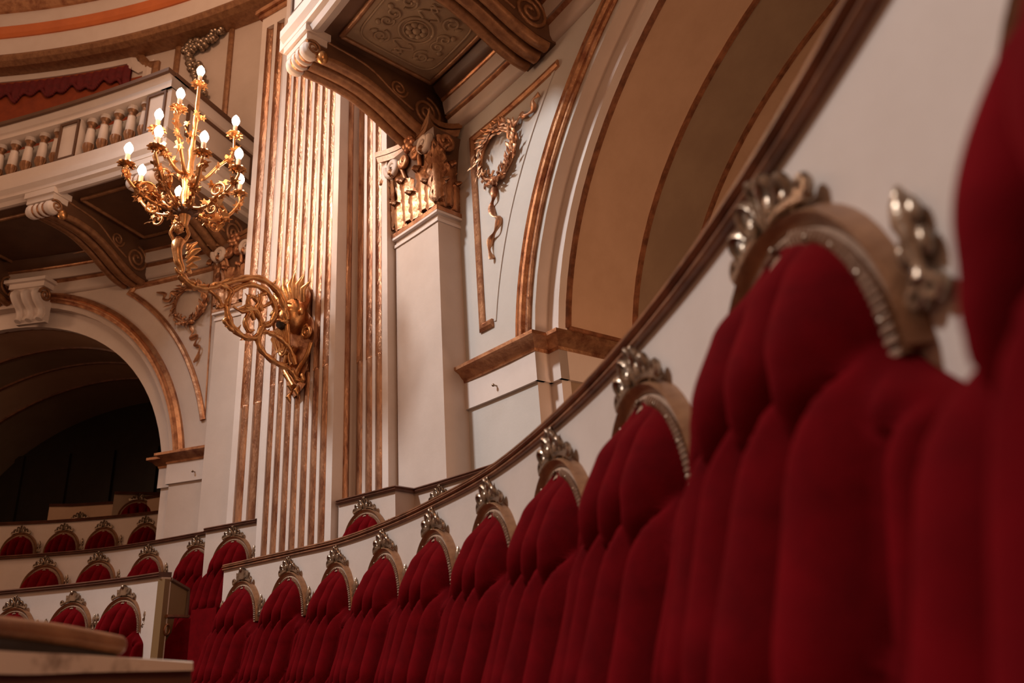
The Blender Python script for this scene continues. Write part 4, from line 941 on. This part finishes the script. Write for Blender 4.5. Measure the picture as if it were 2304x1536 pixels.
for k in range(9):
    a = pi * (0.08 + 0.84 * k / 8); x = 0.10 * cos(a)
    mk.tube([H(x, 0.02, 0.05 + 0.05 * sin(a)), H(x * 1.35, 0.05, 0.10 + 0.08 * sin(a)), H(x * 1.7, 0.02 + 0.03 * (k % 2), 0.14 + 0.12 * sin(a))], [0.028, 0.026, 0.004], 7)
mk.build('crest_leaf', 'gold_bright', S)
mk = MB(); mk.tube([onC(655, 740, 0.1), onC(640, 737, 0.2), onC(628, 730, 0.28)], [0.03, 0.034, 0.028], 10); mk.build('socket', 'dark', S)
for sg, c0 in ((1, (695, 748)), (-1, (642, 790))):
    mk = MB(); c = onC(c0[0], c0[1], 0.06)
    mk.tube([c + Vector((nC.x * q[0] * sg, nC.y * q[0] * sg, q[1])) + Vector((nN.x, nN.y, 0)) * 0.02 for q in spiral((0, 0), 0.06, 0.012, pi / 2, 1.8)], 0.016, 7)
    mk.build('plate_scroll', 'gold_bright', S)
for pts, r in (([(700, 770), (690, 800), (672, 830), (668, 850), (682, 856), (680, 842)], 0.018), ([(645, 800), (640, 830), (650, 850), (660, 868)], 0.022), ([(665, 780), (655, 800), (660, 822)], 0.03)):
    P = catmull([onC(p[0], p[1], 0.07) for p in pts], 4); mk = MB(); mk.tube(P, r, 7); mk.build('plate_scroll', 'gold_bright', S)
mk = MB()
for k, (px, py) in enumerate(((648, 845), (658, 870), (668, 850), (655, 895), (672, 880))):
    c = onC(px, py, 0.05); mk.tube([c + Vector((0, 0, 0.05)), c + Vector((nN.x * 0.03, nN.y * 0.03, 0)), c - Vector((0, 0, 0.05))], [0.006, 0.022, 0.003], 7)
mk.build('drop_leaf', 'gold_bright', S)

# winged figure that carries the light
def X(px, py, fwd=0.0, par=None): q = at_dist(px, py, AD); return q + Vector((e2.x, e2.y, 0)) * fwd
verts = [(X(398, 578, .01), 0.036), (X(398, 560, .02), 0.040), (X(402, 545, .01), 0.034), (X(402, 533, .02), 0.017),      # pelvis, chest, neck
         (X(391, 543, .02), 0.016), (X(382, 528, .03), 0.014), (X(396, 506, .05), 0.011),                             # left arm raised
         (X(415, 543, .0), 0.016), (X(425, 528, .0), 0.014), (X(417, 504, .01), 0.011),                               # right arm raised
         (X(402, 592, .01), 0.032), (X(410, 604, .0), 0.026), (X(408, 616, .0), 0.019), (X(398, 614, .02), 0.013), (X(394, 605, .03), 0.009)]
edges = [(0, 1), (1, 2), (2, 3), (2, 4), (4, 5), (5, 6), (2, 7), (7, 8), (8, 9), (0, 10), (10, 11), (11, 12), (12, 13), (13, 14)]
me = bpy.data.meshes.new('figure'); org = ORG[S.name]; me.from_pydata([tuple(v - org) for v, _ in verts], edges, [])
fo = bpy.data.objects.new('figure', me); ORG[fo.name] = org; COL.objects.link(fo); fo.parent = S; me.materials.append(M['gold_bright'])
bmx = bmesh.new(); bmx.from_mesh(me); lay = bmx.verts.layers.skin.verify(); bmx.verts.ensure_lookup_table()
for v, (_, r) in zip(bmx.verts, verts): v[lay].radius = (r, r); v[lay].use_root = v.index == 0
bmx.to_mesh(me); bmx.free()
fo.modifiers.new('skin', 'SKIN').use_smooth_shade = True; fo.modifiers.new('sub', 'SUBSURF').levels = 2; fo.modifiers['sub'].render_levels = 2
mk = MB(); hd = X(401, 519, .04); mk.ball(hd, 0.036, 0.038, 0.044, 12)
for sg in (-1, 1): mk.ball(hd + Vector((e1.x * sg * 0.013 + e2.x * 0.030, e1.y * sg * 0.013 + e2.y * 0.030, 0.006)), 0.006, 0.006, 0.005, 6)
mk.ball(hd + Vector((e2.x * 0.036, e2.y * 0.036, -0.004)), 0.007, 0.007, 0.010, 6); mk.ball(hd + Vector((e2.x * 0.031, e2.y * 0.031, -0.020)), 0.010, 0.006, 0.004, 6)
for k in range(12): mk.ball(hd + Vector((0.03 * cos(k * 0.52), 0.03 * sin(k * 0.52), 0.022 + 0.008 * (k % 2))), 0.014, 0.014, 0.014, 6)
mk.build('figure_head', 'gold_bright', fo)
wg = MB(); W0 = [(432, 540), (445, 535), (453, 550), (453, 572), (446, 592), (432, 606)]
for k in range(6):
    a = X(420, 606 - 10 * k, -0.04); bpt = X(*W0[::-1][k], -0.07); wg.tube([a, (a + bpt) / 2 + Vector((0, 0, 0.02)), bpt], [0.010, 0.028, 0.010], 7, flat=0.5)
wg.build('wing', 'gold_bright', fo)

# central stem
mk = MB()
stem = [(408, 612, .014), (412, 470, .03), (409, 514, .02), (413, 490, .036), (414, 476, .06), (416, 462, .04), (419, 445, .052), (423, 425, .04), (425, 405, .052), (441, 392, .028), (442, 365, .022), (443, 345, .034), (444, 330, .02), (445, 300, .016), (446, 275, .022), (446, 255, .015), (447, 235, .018), (447, 205, .012)]
base = X(430, 482); top = X(447, 205)
prof = [(r, at_dist(px, py, AD).z) for px, py, r in stem[2:]]
mk.lathe(prof, 12, c=(AX.x, AX.y, 0)); mk.build('stem', 'gold_bright', S)
mk = MB(); mk.ball((AX.x, AX.y, axz(413, 478)), 0.065, 0.065, 0.04, 12)
for k in range(8): 
    a = k * pi / 4; mk.tube([(AX.x + 0.03 * cos(a), AX.y + 0.03 * sin(a), axz(413, 478)), (AX.x + 0.08 * cos(a), AX.y + 0.08 * sin(a), axz(413, 478) + 0.01), (AX.x + 0.10 * cos(a), AX.y + 0.10 * sin(a), axz(413, 478) + 0.045)], [0.02, 0.018, 0.004], 6)
mk.build('hub', 'soffit', S)

leaf5 = []
for k in range(11):
    a = pi / 2 + 2 * pi * k / 11; r = 0.045 if k % 2 == 0 else 0.022; leaf5.append((r * cos(a), r * sin(a)))
lm = MB(); lm.prism(leaf5, lambda p: (p[0], -0.5 * (p[0] ** 2 + p[1] ** 2) * 6, p[1]), lambda p: (p[0], 0.004 - 0.5 * (p[0] ** 2 + p[1] ** 2) * 6, p[1]))
leafme = bpy.data.meshes.new('leaf'); leafme.from_pydata(lm.v, [], lm.f); leafme.materials.append(M['gold_bright'])
rnd = random.Random(21)
def leaf(p, parent, sc=1.0):
    o = bpy.data.objects.new('leaf', leafme); COL.objects.link(o); o.parent = parent
    o.matrix_local = Matrix.Translation(Vector(p) - org) @ Matrix.Rotation(rnd.uniform(0, 6.28), 4, 'Z') @ Matrix.Rotation(rnd.uniform(-0.9, 0.9), 4, 'X') @ Matrix.Rotation(rnd.uniform(-1, 1), 4, 'Y') @ Matrix.Scale(sc, 4)
GLOW = []
def candle(P, parent, big=1.0):
    pan = MB(); pan.lathe([(0.008, -0.03), (0.018, -0.02), (0.012, -0.005), (0.05, 0.0), (0.054, 0.008), (0.02, 0.012), (0.02, 0.016)], 12, c=P)
    for k in range(10): a = k * pi / 5; pan.tube([(P.x + 0.045 * cos(a), P.y + 0.045 * sin(a), P.z + 0.003), (P.x + 0.066 * cos(a), P.y + 0.066 * sin(a), P.z - 0.006)], [0.014, 0.003], 5)
    pan.build('drip_pan', 'gold_bright', parent)
    c = MB(); c.lathe([(0.017, 0.014), (0.017, 0.085), (0.013, 0.09)], 10, c=P); c.build('candle_sleeve', 'candle', parent)
    b = MB(); b.lathe([(0.011, 0.085), (0.020, 0.10), (0.030 * big, 0.125), (0.031 * big, 0.14), (0.024, 0.162), (0.010, 0.182), (0.001, 0.192)], 12, c=P); o = b.build('bulb', 'bulb', parent, smooth=80)
    GLOW.append(P + Vector((0, 0, 0.14)))
def ringpos(phi, r, z): return Vector((AX.x + r * (cos(phi) * e1.x + sin(phi) * e2.x), AX.y + r * (cos(phi) * e1.y + sin(phi) * e2.y), z))
def solve(px, py):
    # the bulb's pixel and the ring radius fix the place on the ring: ray meets the cylinder round the stem
    r = ray(px, py); return r
def candle_arm(px, py, phi_deg, rad, zhub, lower):
    phi = radians(phi_deg); p0 = ringpos(phi, rad, 0); zb = at_dist(px, py, hypot(p0.x, p0.y)).z - 0.14
    # slide round to the exact azimuth
    rr = ray(px, py); best = min(((abs(ringpos(phi + d, rad, 0).x / ringpos(phi + d, rad, 0).y - rr.x / rr.y), d) for d in [k * 0.01 for k in range(-60, 61)]))
    phi += best[1]; p0 = ringpos(phi, rad, 0); zb = at_dist(px, py, hypot(p0.x, p0.y)).z - 0.14
    P = ringpos(phi, rad, zb)
    if lower: path = [(0.03, zhub), (0.14, zhub - 0.03), (0.26, zhub + 0.01), (rad * 0.86, zhub + (zb - zhub) * 0.35), (rad * 1.02, zhub + (zb - zhub) * 0.75), (rad, zb - 0.02)]
    else: path = [(0.02, zhub), (0.10, zhub - 0.02), (rad * 0.65, zhub + (zb - zhub) * 0.25), (rad * 0.98, zhub + (zb - zhub) * 0.55), (rad, zb - 0.02)]
    pts = catmull([ringpos(phi, r, z) for r, z in path], 5)
    mb = MB(); mb.tube(pts, [0.016 - 0.006 * i / len(pts) for i in range(len(pts))], 7)
    if lower:
        mid = ringpos(phi, rad * 0.62, zhub + 0.09)
        ax = ringpos(phi, 1, 0) - ringpos(phi, 0, 0)
        mb.tube([mid + ax * q[0] + Vector((0, 0, q[1])) for q in spiral((0, 0), 0.075, 0.015, -pi / 2, 1.5)], 0.011, 6)
        mb.tube([ringpos(phi, rad * 0.55, zhub - 0.01) + ax * q[0] + Vector((0, 0, q[1] - 0.05)) for q in spiral((0, 0), 0.05, 0.012, pi / 2, 1.3)], 0.009, 6)
    a = mb.build('branch', 'gold_bright', S)
    candle(P, a)
    for k in range(24 if lower else 8):
        q = pts[int(rnd.uniform(0.15, 0.85) * len(pts))] if not (lower and k % 2) else ringpos(phi + rnd.uniform(-.1, .1), rad * rnd.uniform(0.45, 0.75), zhub + rnd.uniform(-0.05, 0.13))
        leaf(q + Vector((rnd.uniform(-.02, .02), rnd.uniform(-.02, .02), rnd.uniform(-0.02, .025))), a, rnd.uniform(0.65, 1.1))
zl = axz(430, 470); zu = axz(441, 395)
for px, py, ph in ((541, 402, -20), (538, 345, 20), (460, 307, 72), (357, 295, 120), (290, 333, 178), (320, 382, -143), (403, 430, -97)):
    candle_arm(px, py, ph, 0.42, zl, True)
for px, py, ph in ((543, 273, -4), (358, 257, 170), (407, 210, 118)):
    candle_arm(px, py, ph, 0.29, zu, False)
mb = MB(); mb.tube([(AX.x, AX.y, axz(447, 215)), (AX.x, AX.y, axz(447, 195))], 0.015, 8); tb = mb.build('branch', 'gold_bright', S)
candle(Vector((AX.x, AX.y, axz(447, 158) - 0.14)), tb)
for k in range(10): leaf((AX.x + rnd.uniform(-.06, .06), AX.y + rnd.uniform(-.06, .06), axz(446, 300) + rnd.uniform(-.15, .2)), S, 0.7)
for k, g in enumerate(GLOW):
    lamp('bulb_light', 'POINT', g + (g - Vector((AX.x, AX.y, g.z))).normalized() * 0.0 + Vector((0, 0, 0.07)), 4.0, (1.0, 0.54, 0.29), 0.03)

# the prototypes are moved out by being removed: only placed copies stay
for p in (PROTO, PROTO2):
    for ch in list(p.children):
        bpy.data.objects.remove(ch, do_unlink=True)
    bpy.data.objects.remove(p, do_unlink=True)
